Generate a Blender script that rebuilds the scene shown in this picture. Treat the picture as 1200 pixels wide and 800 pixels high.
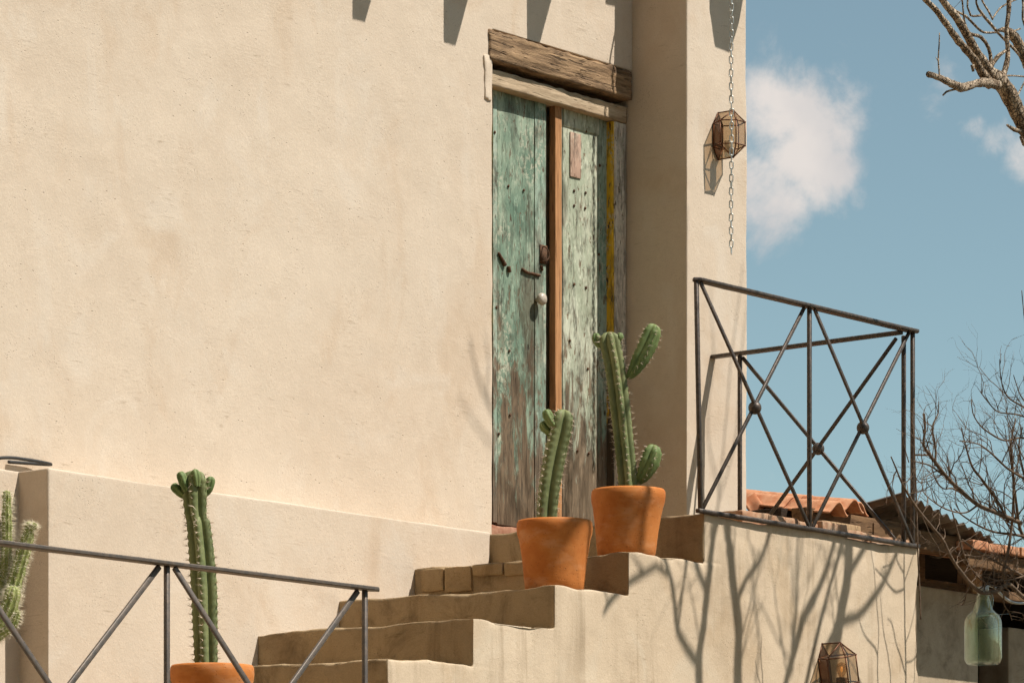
import bpy, bmesh, math, random
import numpy as np
from mathutils import Vector, Matrix, noise

for o in list(bpy.data.objects): bpy.data.objects.remove(o)
sc = bpy.context.scene
COL = sc.collection
R = math.radians

# ------------------------------------------------------------------ camera
F = 4775.0                      # focal length in pixels of a 1200 px wide picture
YAW = R(38.5)
FW = np.array([math.cos(YAW), math.sin(YAW), 0.0])
RT = np.array([math.sin(YAW), -math.cos(YAW), 0.0])
CAM = np.array([-14.8126, -11.8994, 1.6])
HV = 1180.0
cam = bpy.data.cameras.new('camera')
camo = bpy.data.objects.new('camera', cam); COL.objects.link(camo)
camo.location = CAM
camo.rotation_euler = (R(90), 0, YAW - R(90))
cam.sensor_width = 36; cam.lens = F / 1200 * 36
cam.shift_y = (HV - 400) / 1200
cam.clip_start = 0.1; cam.clip_end = 3000
sc.camera = camo

# ------------------------------------------------------------------ light
SUN = Vector((0.45, -1.0, 1.65)).normalized()          # towards the sun
elev = math.asin(SUN.z)
w = bpy.data.worlds.new('World'); sc.world = w; w.use_nodes = True
sl = bpy.data.lights.new('sun', 'SUN'); sl.energy = 4.4; sl.angle = R(0.4); sl.color = (1.0, 0.95, 0.87)
so = bpy.data.objects.new('sun', sl); COL.objects.link(so)
so.rotation_euler = SUN.to_track_quat('Z', 'Y').to_euler()
vs = sc.view_settings
sc.display_settings.display_device = 'sRGB'
vs.view_transform = 'Standard'; vs.look = 'None'; vs.gamma = 1; vs.use_curve_mapping = False
vs.exposure = 0.6


def world_nodes():
    nt = w.node_tree; nt.nodes.clear()
    N = nt.nodes.new; L = nt.links.new
    out = N('ShaderNodeOutputWorld'); bg = N('ShaderNodeBackground'); bg.inputs[1].default_value = 0.07
    sky = N('ShaderNodeTexSky'); sky.sky_type = 'NISHITA'; sky.sun_disc = False
    sky.sun_elevation = elev; sky.sun_rotation = math.atan2(SUN.x, SUN.y)
    sky.altitude = 1500; sky.air_density = 1.0; sky.dust_density = 1.2; sky.ozone_density = 1.0
    hs = N('ShaderNodeHueSaturation'); hs.inputs['Saturation'].default_value = 0.8
    L(sky.outputs[0], hs.inputs['Color'])
    tint = N('ShaderNodeMix'); tint.data_type = 'RGBA'; tint.blend_type = 'MULTIPLY'; tint.inputs[0].default_value = 1
    tint.inputs['B'].default_value = (0.925, 1.06, 0.925, 1)
    L(hs.outputs[0], tint.inputs['A'])
    tc = N('ShaderNodeTexCoord')
    n1 = N('ShaderNodeTexNoise'); n1.inputs['Scale'].default_value = 44; n1.inputs['Detail'].default_value = 9
    n1.inputs['Roughness'].default_value = 0.63; n1.inputs['Distortion'].default_value = 0.2
    L(tc.outputs['Generated'], n1.inputs['Vector'])
    n2 = N('ShaderNodeTexNoise'); n2.inputs['Scale'].default_value = 9; n2.inputs['Detail'].default_value = 2
    L(tc.outputs['Generated'], n2.inputs['Vector'])

    def math_(op, a, b=None, c=None):
        m = N('ShaderNodeMath'); m.operation = op
        for i, x in enumerate((a, b, c)):
            if x is None: continue
            if isinstance(x, (int, float)): m.inputs[i].default_value = x
            else: L(x, m.inputs[i])
        return m.outputs[0]

    def dirv(u, v):
        d = FW + (u - 600) / F * RT + np.array([0, 0, (HV - v) / F]); return d / np.linalg.norm(d)
    total = None
    # cumulus banks standing at fixed bearings in the sky (bearing, size in radians, weight)
    blobs = [(915, 140, 0.0125, 1.05), (935, 180, 0.0135, 1.1), (905, 215, 0.0125, 1.0), (972, 205, 0.0100, 1.0), (980, 165, .0075, .8), (898, 115, .0085, .9), (1003, 228, .005, .75),
             (1170, 166, 0.0065, .72), (1148, 154, .0045, .6), (1196, 180, .0075, .74), (1112, 92, .006, .48), (1098, 120, .005, .4)]
    for u, v, s, k in blobs:
        d = dirv(u, v)
        vm = N('ShaderNodeVectorMath'); vm.operation = 'DISTANCE'; vm.inputs[1].default_value = d
        nrm = N('ShaderNodeVectorMath'); nrm.operation = 'NORMALIZE'; L(tc.outputs['Generated'], nrm.inputs[0]); L(nrm.outputs[0], vm.inputs[0])
        q = math_('DIVIDE', vm.outputs['Value'], s)
        q = math_('MULTIPLY', q, q)
        e = math_('MULTIPLY', math_('EXPONENT', math_('MULTIPLY', q, -0.75)), k)
        total = e if total is None else math_('MAXIMUM', total, e)
    # scattered small cloud elsewhere in the sky
    gen = math_('MULTIPLY', math_('SUBTRACT', n2.outputs[0], 0.62), 2.5)
    total = math_('MAXIMUM', total, gen)
    f = math_('ADD', total, math_('MULTIPLY', math_('SUBTRACT', n1.outputs[0], 0.5), 1.8))
    rmp = N('ShaderNodeMapRange'); rmp.interpolation_type = 'SMOOTHSTEP'
    rmp.inputs['From Min'].default_value = 0.30; rmp.inputs['From Max'].default_value = 0.98; rmp.inputs['To Max'].default_value = 0.9
    L(f, rmp.inputs['Value'])
    mx = N('ShaderNodeMix'); mx.data_type = 'RGBA'
    shade = N('ShaderNodeMix'); shade.data_type = 'RGBA'
    shade.inputs['A'].default_value = (6.2, 5.9, 5.8, 1); shade.inputs['B'].default_value = (7.9, 7.2, 6.7, 1)
    n3 = N('ShaderNodeTexNoise'); n3.inputs['Scale'].default_value = 30; n3.inputs['Detail'].default_value = 5; L(tc.outputs['Generated'], n3.inputs['Vector'])
    r3 = N('ShaderNodeMapRange'); r3.inputs['From Min'].default_value = .35; r3.inputs['From Max'].default_value = .62; L(n3.outputs[0], r3.inputs['Value'])
    L(r3.outputs[0], shade.inputs[0]); L(shade.outputs['Result'], mx.inputs['B'])
    L(rmp.outputs[0], mx.inputs[0]); L(tint.outputs['Result'], mx.inputs['A'])
    L(mx.outputs['Result'], bg.inputs[0]); L(bg.outputs[0], out.inputs[0])


world_nodes()
w.cycles.sampling_method = 'MANUAL'; w.cycles.sample_map_resolution = 512
sc.cycles.use_adaptive_sampling = True; sc.cycles.adaptive_threshold = 0.025; sc.cycles.adaptive_min_samples = 24
sc.cycles.max_bounces = 5; sc.cycles.diffuse_bounces = 3; sc.cycles.glossy_bounces = 3; sc.cycles.caustics_reflective = False; sc.cycles.caustics_refractive = False


# ------------------------------------------------------------------ helpers
def P(u, v, x=None, y=None, z=None, d=None):
    """the point of a given plane (or distance) that the photograph shows at pixel u, v"""
    r = FW + (u - 600) / F * RT + np.array([0, 0, (HV - v) / F])
    if y is not None: t = (y - CAM[1]) / r[1]
    elif x is not None: t = (x - CAM[0]) / r[0]
    elif z is not None: t = (z - CAM[2]) / r[2]
    else: t = d
    return Vector(CAM + t * r)


def depth(p): return float((np.array(p) - CAM) @ FW)


def tag(o, label, cat, group=None):
    o['label'] = label; o['category'] = cat
    if group: o['group'] = group
    return o


def empty(name, loc=(0, 0, 0)):
    o = bpy.data.objects.new(name, None); COL.objects.link(o); o.location = loc; o.empty_display_size = .1
    return o


def link(name, me, parent=None, loc=None):
    o = bpy.data.objects.new(name, me); COL.objects.link(o)
    if parent is not None:
        o.parent = parent
        base = Vector((0, 0, 0)); q = parent
        while q is not None: base += q.location; q = q.parent
        o.location = (Vector(loc) if loc is not None else Vector((0, 0, 0))) - base
    elif loc is not None: o.location = loc
    return o


def mesh(name, V, Fc, mat, smooth=True):
    me = bpy.data.meshes.new(name); me.from_pydata([tuple(v) for v in V], [], [tuple(f) for f in Fc])
    me.materials.append(mat)
    if smooth: me.polygons.foreach_set('use_smooth', [True] * len(me.polygons))
    me.update(); return me


def obj(name, V, Fc, mat, parent=None, smooth=True):
    """world-space vertices"""
    return link(name, mesh(name, V, Fc, mat, smooth), parent)


class MB:
    def __init__(s): s.V = []; s.F = []
    def add(s, V, Fc):
        n = len(s.V); s.V += [tuple(v) for v in V]; s.F += [tuple(i + n for i in f) for f in Fc]; return s


def box(x0, x1, y0, y1, z0, z1):
    V = [(x, y, z) for z in (z0, z1) for y in (y0, y1) for x in (x0, x1)]
    return V, [(0, 2, 3, 1), (4, 5, 7, 6), (0, 1, 5, 4), (2, 6, 7, 3), (0, 4, 6, 2), (1, 3, 7, 5)]


def frame(t):
    t = Vector(t).normalized()
    a = Vector((0, 0, 1)) if abs(t.z) < .9 else Vector((1, 0, 0))
    u = t.cross(a).normalized(); return t, u, t.cross(u).normalized()


def bar(a, b, w_, h_, up=None):
    """square bar from a to b, its w_ side along the horizontal"""
    a = Vector(a); b = Vector(b); t, u, v = frame(b - a)
    if up is not None: u = Vector(up).normalized(); v = t.cross(u).normalized()
    V = []
    for p in (a, b):
        for su, sv in ((-1, -1), (1, -1), (1, 1), (-1, 1)): V.append(p + u * su * w_ / 2 + v * sv * h_ / 2)
    return V, [(3, 2, 1, 0), (4, 5, 6, 7), (0, 1, 5, 4), (1, 2, 6, 5), (2, 3, 7, 6), (3, 0, 4, 7)]


def bevel_mesh(name, V, Fc, mat, w_=0.003, seg=2, jitter=0, cuts=0, seed=0):
    bm = bmesh.new()
    vs_ = [bm.verts.new(v) for v in V]
    for f in Fc: bm.faces.new([vs_[i] for i in f])
    bmesh.ops.recalc_face_normals(bm, faces=bm.faces)
    bmesh.ops.bevel(bm, geom=list(bm.edges), offset=w_, segments=seg, affect='EDGES', profile=.6)
    if cuts:
        bmesh.ops.subdivide_edges(bm, edges=list(bm.edges), cuts=cuts, use_grid_fill=True)
    if jitter:
        for v in bm.verts:
            p = v.co * 14 + Vector((seed, 0, 0))
            v.co += noise.noise_vector(p) * jitter + noise.noise_vector(p * 3.7) * jitter * .5
    me = bpy.data.meshes.new(name); bm.to_mesh(me); bm.free()
    me.materials.append(mat); me.polygons.foreach_set('use_smooth', [True] * len(me.polygons)); me.update()
    return me


def lathe(prof, n=40, c=(0, 0, 0)):
    V = []; Fc = []
    for r, z in prof:
        for k in range(n):
            a = 2 * math.pi * k / n; V.append((c[0] + r * math.cos(a), c[1] + r * math.sin(a), c[2] + z))
    for i in range(len(prof) - 1):
        for k in range(n):
            k2 = (k + 1) % n; Fc.append((i * n + k, i * n + k2, (i + 1) * n + k2, (i + 1) * n + k))
    return V, Fc


def catmull(pts, vals, step):
    """smooth a polyline (Vectors) and carry values along"""
    out = []; ov = []
    n = len(pts)
    for i in range(n - 1):
        p0 = pts[max(i - 1, 0)]; p1 = pts[i]; p2 = pts[i + 1]; p3 = pts[min(i + 2, n - 1)]
        k = max(1, int((p2 - p1).length / step))
        for j in range(k):
            t = j / k
            q = 0.5 * ((2 * p1) + (p2 - p0) * t + (2 * p0 - 5 * p1 + 4 * p2 - p3) * t * t + (3 * p1 - p0 - 3 * p2 + p3) * t ** 3)
            out.append(q); ov.append(vals[i] * (1 - t) + vals[i + 1] * t)
    out.append(pts[-1]); ov.append(vals[-1])
    return out, ov


def tube(pts, rad, sides=6, rough=0.0, seed=0, cap=True):
    V = []; Fc = []
    n = len(pts)
    t, u, v = frame(pts[1] - pts[0])
    for i, p in enumerate(pts):
        d = (pts[min(i + 1, n - 1)] - pts[max(i - 1, 0)])
        if d.length < 1e-9: d = t
        d = d.normalized()
        u = (u - d * u.dot(d)); u = u.normalized() if u.length > 1e-6 else frame(d)[1]
        v = d.cross(u)
        for k in range(sides):
            a = 2 * math.pi * k / sides
            r = rad[i]
            dirn = u * math.cos(a) + v * math.sin(a)
            if rough:
                q = (p + dirn * r) * 30 + Vector((seed, 0, 0))
                r *= 1 + rough * (noise.noise(q) + .6 * noise.noise(q * 2.7))
            V.append(p + dirn * r)
    for i in range(n - 1):
        for k in range(sides):
            k2 = (k + 1) % sides
            Fc.append((i * sides + k, i * sides + k2, (i + 1) * sides + k2, (i + 1) * sides + k))
    if cap:
        Fc.append(tuple(range(sides))[::-1]); Fc.append(tuple(range((n - 1) * sides, n * sides)))
    return V, Fc


def sphere(c, r, n=12, m=8, sc_=(1, 1, 1)):
    V = [(c[0], c[1], c[2] - r * sc_[2])]; Fc = []
    for i in range(1, m):
        a = -math.pi / 2 + math.pi * i / m
        for k in range(n):
            b = 2 * math.pi * k / n
            V.append((c[0] + r * sc_[0] * math.cos(a) * math.cos(b), c[1] + r * sc_[1] * math.cos(a) * math.sin(b), c[2] + r * sc_[2] * math.sin(a)))
    V.append((c[0], c[1], c[2] + r * sc_[2])); top = len(V) - 1
    for k in range(n): Fc.append((0, 1 + (k + 1) % n, 1 + k))
    for i in range(m - 2):
        for k in range(n):
            a = 1 + i * n; Fc.append((a + k, a + (k + 1) % n, a + n + (k + 1) % n, a + n + k))
    a = 1 + (m - 2) * n
    for k in range(n): Fc.append((a + k, a + (k + 1) % n, top))
    return V, Fc


def axis(*seg):
    """grid lines: (start, end, step), ..."""
    out = [seg[0][0]]
    for a, b, s in seg:
        n = max(1, int(round((b - a) / s)))
        pts = [a + (b - a) * (i + 1) / n for i in range(n)]
        if s < .09 and b - a > .06:                       # finer lines next to an edge keep it crisp
            pts = sorted(set(pts + [a + .006, a + .015, b - .015, b - .006]))
        out += pts
    return np.array(out)


def sag(x, y, z):
    """unevenness of the hand-laid steps"""
    return .011 * noise.noise(Vector((x * 2.3, y * 2.3, z * .8 + 4))) + .007 * noise.noise(Vector((x * 7, y * 7, z * 2))) + .004 * noise.noise(Vector((x * 17, y * 17, z * 3)))


def voxel(xs, ys, zs, occ, smooth=3, chip=0.01, seed=0, rough=1.0, warp=None):
    """surface of a masonry solid given on grid cells; softened and uneven like hand-laid plaster.
    returns vertices, vertex normals, quads, quad axis normals, quad centres"""
    cx = (xs[:-1] + xs[1:]) / 2; cy = (ys[:-1] + ys[1:]) / 2; cz = (zs[:-1] + zs[1:]) / 2
    X, Y, Z = np.meshgrid(cx, cy, cz, indexing='ij')
    O = occ(X, Y, Z)
    O = np.pad(O, 1)
    NX, NY, NZ = len(xs), len(ys), len(zs)
    vid = lambda i, j, k: (i * NY + j) * NZ + k
    Q = []; NN = []
    for ax in range(3):
        A = np.moveaxis(O, ax, 0)
        for sgn in (1, -1):
            f = (A[:-1] & ~A[1:]) if sgn == 1 else (A[1:] & ~A[:-1])
            a, b, c = np.nonzero(f)
            b = b - 1; c = c - 1
            def g(db, dc):
                idx = [None] * 3; oth = [q for q in range(3) if q != ax]
                idx[ax] = a; idx[oth[0]] = b + db; idx[oth[1]] = c + dc
                return vid(*idx)
            q = np.stack([g(0, 0), g(1, 0), g(1, 1), g(0, 1)], 1)
            flip = (sgn == -1) != (ax == 1)
            if flip: q = q[:, ::-1]
            Q.append(q); n_ = np.zeros((len(q), 3)); n_[:, ax] = sgn; NN.append(n_)
    Q = np.concatenate(Q); NN = np.concatenate(NN)
    used, inv = np.unique(Q, return_inverse=True)
    Q = inv.reshape(Q.shape)
    i = used // (NY * NZ); j = (used // NZ) % NY; k = used % NZ
    V = np.stack([xs[i], ys[j], zs[k]], 1).astype(float)
    E = np.concatenate([Q[:, [0, 1]], Q[:, [1, 2]], Q[:, [2, 3]], Q[:, [3, 0]]])
    E = np.unique(np.sort(E, 1), axis=0)
    deg = np.bincount(E.ravel(), minlength=len(V)).astype(float)
    cen0 = V[Q].mean(1)

    def vnorm(V):
        n_ = np.cross(V[Q[:, 2]] - V[Q[:, 0]], V[Q[:, 3]] - V[Q[:, 1]])
        n_ /= np.linalg.norm(n_, axis=1)[:, None] + 1e-12
        vn = np.zeros_like(V)
        for c in range(4): np.add.at(vn, Q[:, c], n_)
        return vn / (np.linalg.norm(vn, axis=1)[:, None] + 1e-12)
    vn0 = np.zeros_like(V)
    for c in range(4): np.add.at(vn0, Q[:, c], NN)
    edge = 1 - (np.linalg.norm(vn0, axis=1) / np.bincount(Q.ravel(), minlength=len(V)))
    edge = np.clip(edge * 3, 0, 1)
    for _ in range(smooth):
        S = np.zeros_like(V); np.add.at(S, E[:, 0], V[E[:, 1]]); np.add.at(S, E[:, 1], V[E[:, 0]])
        lap = S / deg[:, None] - V
        nn = vnorm(V)
        lap = nn * (lap * nn).sum(1)[:, None]          # move along the normal only
        V = V + 0.5 * lap
        e2 = np.zeros(len(V)); np.add.at(e2, E[:, 0], edge[E[:, 1]]); np.add.at(e2, E[:, 1], edge[E[:, 0]])
        edge = np.maximum(edge, .5 * e2 / deg)
    wide = edge.copy()
    for _ in range(5):
        e2 = wide.copy(); np.maximum.at(e2, E[:, 0], .85 * wide[E[:, 1]]); np.maximum.at(e2, E[:, 1], .85 * wide[E[:, 0]]); wide = e2
    fine_k = np.clip(1 - 1.3 * wide, 0, 1)
    nn = vnorm(V)
    D = np.zeros(len(V))
    for a in range(len(V)):
        p = Vector(V[a]) + Vector((seed, 0, 0))
        d = .007 * noise.noise(p * 1.4) + .0026 * noise.noise(p * 4.5)
        if fine_k[a] > 0: d += fine_k[a] * (.0012 * noise.noise(p * 11) + .0010 * noise.noise(p * 29))
        if wide[a] > .3: d -= chip * wide[a] ** 2 * max(0, noise.noise(p * 4.0) + .5 * noise.noise(p * 10) + .15)
        D[a] = d * rough
    V = V + nn * D[:, None]
    if warp is not None:
        V[:, 2] += np.array([warp(*v) for v in V])
    return V, vnorm(V), Q, NN, cen0


def piece(name, vox, mask, mat, parent):
    V, vn, Q, NN, cen = vox
    q = Q[mask]
    used, inv = np.unique(q, return_inverse=True); q = inv.reshape(q.shape)
    me = bpy.data.meshes.new(name)
    me.from_pydata(V[used].tolist(), [], q.tolist())
    me.materials.append(mat)
    me.polygons.foreach_set('use_smooth', [True] * len(me.polygons)); me.update()
    me.normals_split_custom_set_from_vertices(vn[used].tolist())
    return link(name, me, parent)


# ------------------------------------------------------------------ materials
class NT:
    def __init__(s, name, rough=.9, spec=.3):
        s.m = bpy.data.materials.new(name); s.m.use_nodes = True
        s.nt = s.m.node_tree; s.b = s.nt.nodes['Principled BSDF']
        s.b.inputs['Roughness'].default_value = rough
        s.b.inputs['Specular IOR Level'].default_value = spec
        s.tc = s.nt.nodes.new('ShaderNodeTexCoord')
        g = s.nt.nodes.new('ShaderNodeNewGeometry'); s.pos = g.outputs['Position']; s.geo = g
    def N(s, t): return s.nt.nodes.new(t)
    def L(s, a, b): s.nt.links.new(a, b)
    def co(s, scale=(1, 1, 1), rot=(0, 0, 0), src=None):
        m = s.N('ShaderNodeMapping'); m.inputs['Scale'].default_value = scale; m.inputs['Rotation'].default_value = rot
        s.L(src or s.pos, m.inputs['Vector']); return m.outputs[0]
    def noise(s, scale, detail=4, rough=.55, vec=None, dist=0):
        detail = min(detail, 3 if scale > 12 else 4)
        n = s.N('ShaderNodeTexNoise'); n.inputs['Scale'].default_value = scale; n.inputs['Detail'].default_value = detail
        n.inputs['Roughness'].default_value = rough; n.inputs['Distortion'].default_value = dist
        s.L(vec or s.pos, n.inputs['Vector']); return n.outputs[0]
    def vor(s, scale, vec=None, feat='F1', rnd=1):
        n = s.N('ShaderNodeTexVoronoi'); n.inputs['Scale'].default_value = scale; n.feature = feat
        n.inputs['Randomness'].default_value = rnd
        s.L(vec or s.pos, n.inputs['Vector']); return n.outputs['Distance'], (n.outputs['Color'] if feat != 'DISTANCE_TO_EDGE' else None)
    def rng(s, x, a, b, c=0, d=1, smooth=True):
        n = s.N('ShaderNodeMapRange'); n.interpolation_type = 'SMOOTHSTEP' if smooth else 'LINEAR'
        n.inputs['From Min'].default_value = a; n.inputs['From Max'].default_value = b
        n.inputs['To Min'].default_value = c; n.inputs['To Max'].default_value = d
        s.L(x, n.inputs['Value']); return n.outputs[0]
    def math(s, op, a, b=None):
        m = s.N('ShaderNodeMath'); m.operation = op
        for i, x in enumerate((a, b)):
            if x is None: continue
            if isinstance(x, (int, float)): m.inputs[i].default_value = x
            else: s.L(x, m.inputs[i])
        return m.outputs[0]
    def mix(s, f, a, b, mode='MIX'):
        m = s.N('ShaderNodeMix'); m.data_type = 'RGBA'; m.blend_type = mode
        for key, x in ((0, f), ('A', a), ('B', b)):
            if isinstance(x, (int, float)): m.inputs[key].default_value = x
            elif isinstance(x, tuple): m.inputs[key].default_value = x + (1,) if len(x) == 3 else x
            else: s.L(x, m.inputs[key])
        return m.outputs['Result']
    def color(s, x):
        if isinstance(x, tuple): s.b.inputs['Base Color'].default_value = x + (1,)
        else: s.L(x, s.b.inputs['Base Color'])
    def bump(s, h, dist=.004, strength=.6, prev=None):
        b = s.N('ShaderNodeBump'); b.inputs['Distance'].default_value = dist; b.inputs['Strength'].default_value = strength
        s.L(h, b.inputs['Height'])
        if prev is not None: s.L(prev, b.inputs['Normal'])
        return b.outputs[0]
    def normal(s, n): s.L(n, s.b.inputs['Normal'])
    def z(s):
        x = s.N('ShaderNodeSeparateXYZ'); s.L(s.pos, x.inputs[0]); return x.outputs['Z']
    def xyz(s):
        x = s.N('ShaderNodeSeparateXYZ'); s.L(s.pos, x.inputs[0]); return x.outputs
    def obrand(s):
        n = s.N('ShaderNodeObjectInfo'); return n.outputs['Random']


def stucco(name, c0, c1, c2, dirt=0.0, streak=0.0, rawness=0.0, pale=(.625, .54, .445)):
    m = NT(name, .95, .15)
    big = m.rng(m.noise(.9, 4, .6, dist=.5), .3, .7)
    col = m.mix(big, c0, c1)
    # broad trowel smears, warm and pale
    blotch = m.rng(m.noise(2.3, 6, .6, m.co((1, 1, .65), (0, R(38), 0)), dist=1.1), .50, .70)
    col = m.mix(m.math('MULTIPLY', blotch, .55), col, c2)
    pb = m.rng(m.noise(3.1, 5, .62, m.co((1, 1, .7), (0, R(-30), 0)), dist=.9), .52, .72)
    col = m.mix(m.math('MULTIPLY', pb, .6), col, pale)
    mid = m.rng(m.noise(11, 5, .68, dist=.4), .38, .7)
    col = m.mix(m.math('MULTIPLY', mid, .25), col, tuple(min(1, x * 1.14) for x in c1))
    # straw and trowel scratches, in patches
    gate = m.rng(m.noise(3.4, 2, .5), .46, .62)
    st = m.noise(42, 3, .6, m.co((.30, .30, 1.7), (0, R(-38), 0)), dist=.7)
    col = m.mix(m.math('MULTIPLY', m.rng(st, .58, .76, 0, .6), gate), col, tuple(x * .66 for x in c2))
    # grit, in clusters
    clus = m.rng(m.noise(5.5, 3, .6), .48, .66)
    vd, vc = m.vor(120)
    sep = m.N('ShaderNodeSeparateColor'); m.L(vc, sep.inputs[0])
    pit = m.math('MULTIPLY', m.math('MULTIPLY', m.rng(vd, .12, .34, 1, 0), m.rng(sep.outputs[0], .72, .78, 0, 1)), clus)
    col = m.mix(m.math('MULTIPLY', pit, .7), col, tuple(x * .4 for x in c2))
    vd3, vc3 = m.vor(26, m.co((.6, .6, 1.4), (0, R(35), 0)))
    sep3 = m.N('ShaderNodeSeparateColor'); m.L(vc3, sep3.inputs[0])
    pit3 = m.math('MULTIPLY', m.rng(vd3, .03, .11, 1, 0), m.rng(sep3.outputs[1], .93, .95, 0, 1))
    col = m.mix(m.math('MULTIPLY', pit3, .6), col, tuple(x * .3 for x in c2))
    grain = m.noise(230, 2, .7)
    col = m.mix(m.rng(grain, .35, .75, 0, .34), col, tuple(x * .72 for x in c2))
    if streak:
        sx = m.noise(1.0, 5, .65, m.co((10, 10, .8)), dist=.4)
        g2 = m.rng(m.noise(1.7, 3, .5), .38, .62)
        col = m.mix(m.math('MULTIPLY', m.math('MULTIPLY', m.rng(sx, .47, .74), g2), streak), col, tuple(x * .55 for x in c2))
        sx2 = m.noise(1.0, 3, .6, m.co((26, 26, 1.6)))
        col = m.mix(m.math('MULTIPLY', m.rng(sx2, .56, .72, 0, streak * .55), blotch), col, tuple(x * .45 for x in c2))
    if dirt:
        dn = m.noise(5, 7, .7, dist=.5)
        col = m.mix(m.rng(dn, .45, .75, 0, dirt), col, tuple(x * .38 for x in c2))
    m.color(col)
    h = m.math('ADD', m.math('MULTIPLY', mid, .16), m.math('MULTIPLY', m.math('MULTIPLY', st, gate), .30))
    h = m.math('ADD', h, m.math('MULTIPLY', m.noise(75, 3, .7), .40))
    h = m.math('SUBTRACT', h, m.math('MULTIPLY', m.math('ADD', pit, pit3), .4))
    b = m.bump(h, .0042 + .005 * rawness, .7)
    m.normal(b)
    return m.m


M = {}
M['stucco'] = stucco('stucco', (.565, .459, .354), (.605, .504, .398), (.515, .388, .275))
M['stucco_wall'] = stucco('stucco_terrace', (.55, .43, .305), (.60, .48, .35), (.46, .33, .205), dirt=.14, streak=.6, pale=(.60, .51, .39))
M['riser'] = stucco('stucco_riser', (.33, .235, .135), (.39, .285, .17), (.24, .16, .088), dirt=.6, streak=.5, rawness=.8, pale=(.36, .27, .165))
M['adobe'] = stucco('adobe_brick', (.36, .25, .14), (.42, .30, .17), (.28, .18, .09), dirt=.5, rawness=1, pale=(.38, .28, .17))


def wood(name, light, dark, grain=(6, 6, .7), scale=9, contrast=1.0, rough=.85, axis_rot=(0, 0, 0), bump=.004, crack=.6):
    m = NT(name, rough, .2)
    v = m.co(grain, axis_rot)
    g = m.noise(scale, 6, .68, v, .35)
    fine = m.noise(scale * 5, 3, .6, v)
    col = m.mix(m.rng(g, .5 - .22 / contrast, .5 + .22 / contrast), dark, light)
    col = m.mix(m.rng(fine, .4, .7, 0, .4), col, tuple(x * .6 for x in dark))
    cr = m.rng(m.noise(scale * 2.2, 2, .5, v), .60, .68)
    col = m.mix(m.math('MULTIPLY', cr, crack), col, tuple(x * .25 for x in dark))
    bl = m.rng(m.noise(5, 4, .6), .3, .7)
    col = m.mix(m.math('MULTIPLY', bl, .3), col, tuple(x * 1.15 for x in light))
    m.color(col)
    h = m.math('SUBTRACT', m.math('ADD', g, m.math('MULTIPLY', fine, .4)), cr)
    m.normal(m.bump(h, bump, .8))
    return m.m


M['lintel'] = wood('old_beam_wood', (.37, .24, .135), (.075, .043, .023), (.55, 3, 6), 7, 1.4, bump=.008, crack=.85)
M['head'] = wood('bleached_frame_wood', (.52, .40, .27), (.30, .21, .13), (.5, 3, 5), 8, .9, crack=.35)
M['jamb'] = wood('jamb_wood', (.42, .36, .29), (.26, .20, .15), (6, 6, .6), 8)
M['astragal'] = wood('orange_pine', (.52, .265, .12), (.31, .145, .06), (9, 9, .35), 10, 1.0, bump=.003, crack=.6)
M['shed_wood'] = wood('shed_wood', (.19, .105, .05), (.085, .046, .023), (.7, 4, 4), 7)
M['post_wood'] = wood('post_wood', (.45, .30, .17), (.28, .17, .09), (6, 6, .6), 8)
M['dark_wood'] = wood('dark_wood', (.045, .028, .017), (.018, .011, .007), (.7, 4, 4), 7)


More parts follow.
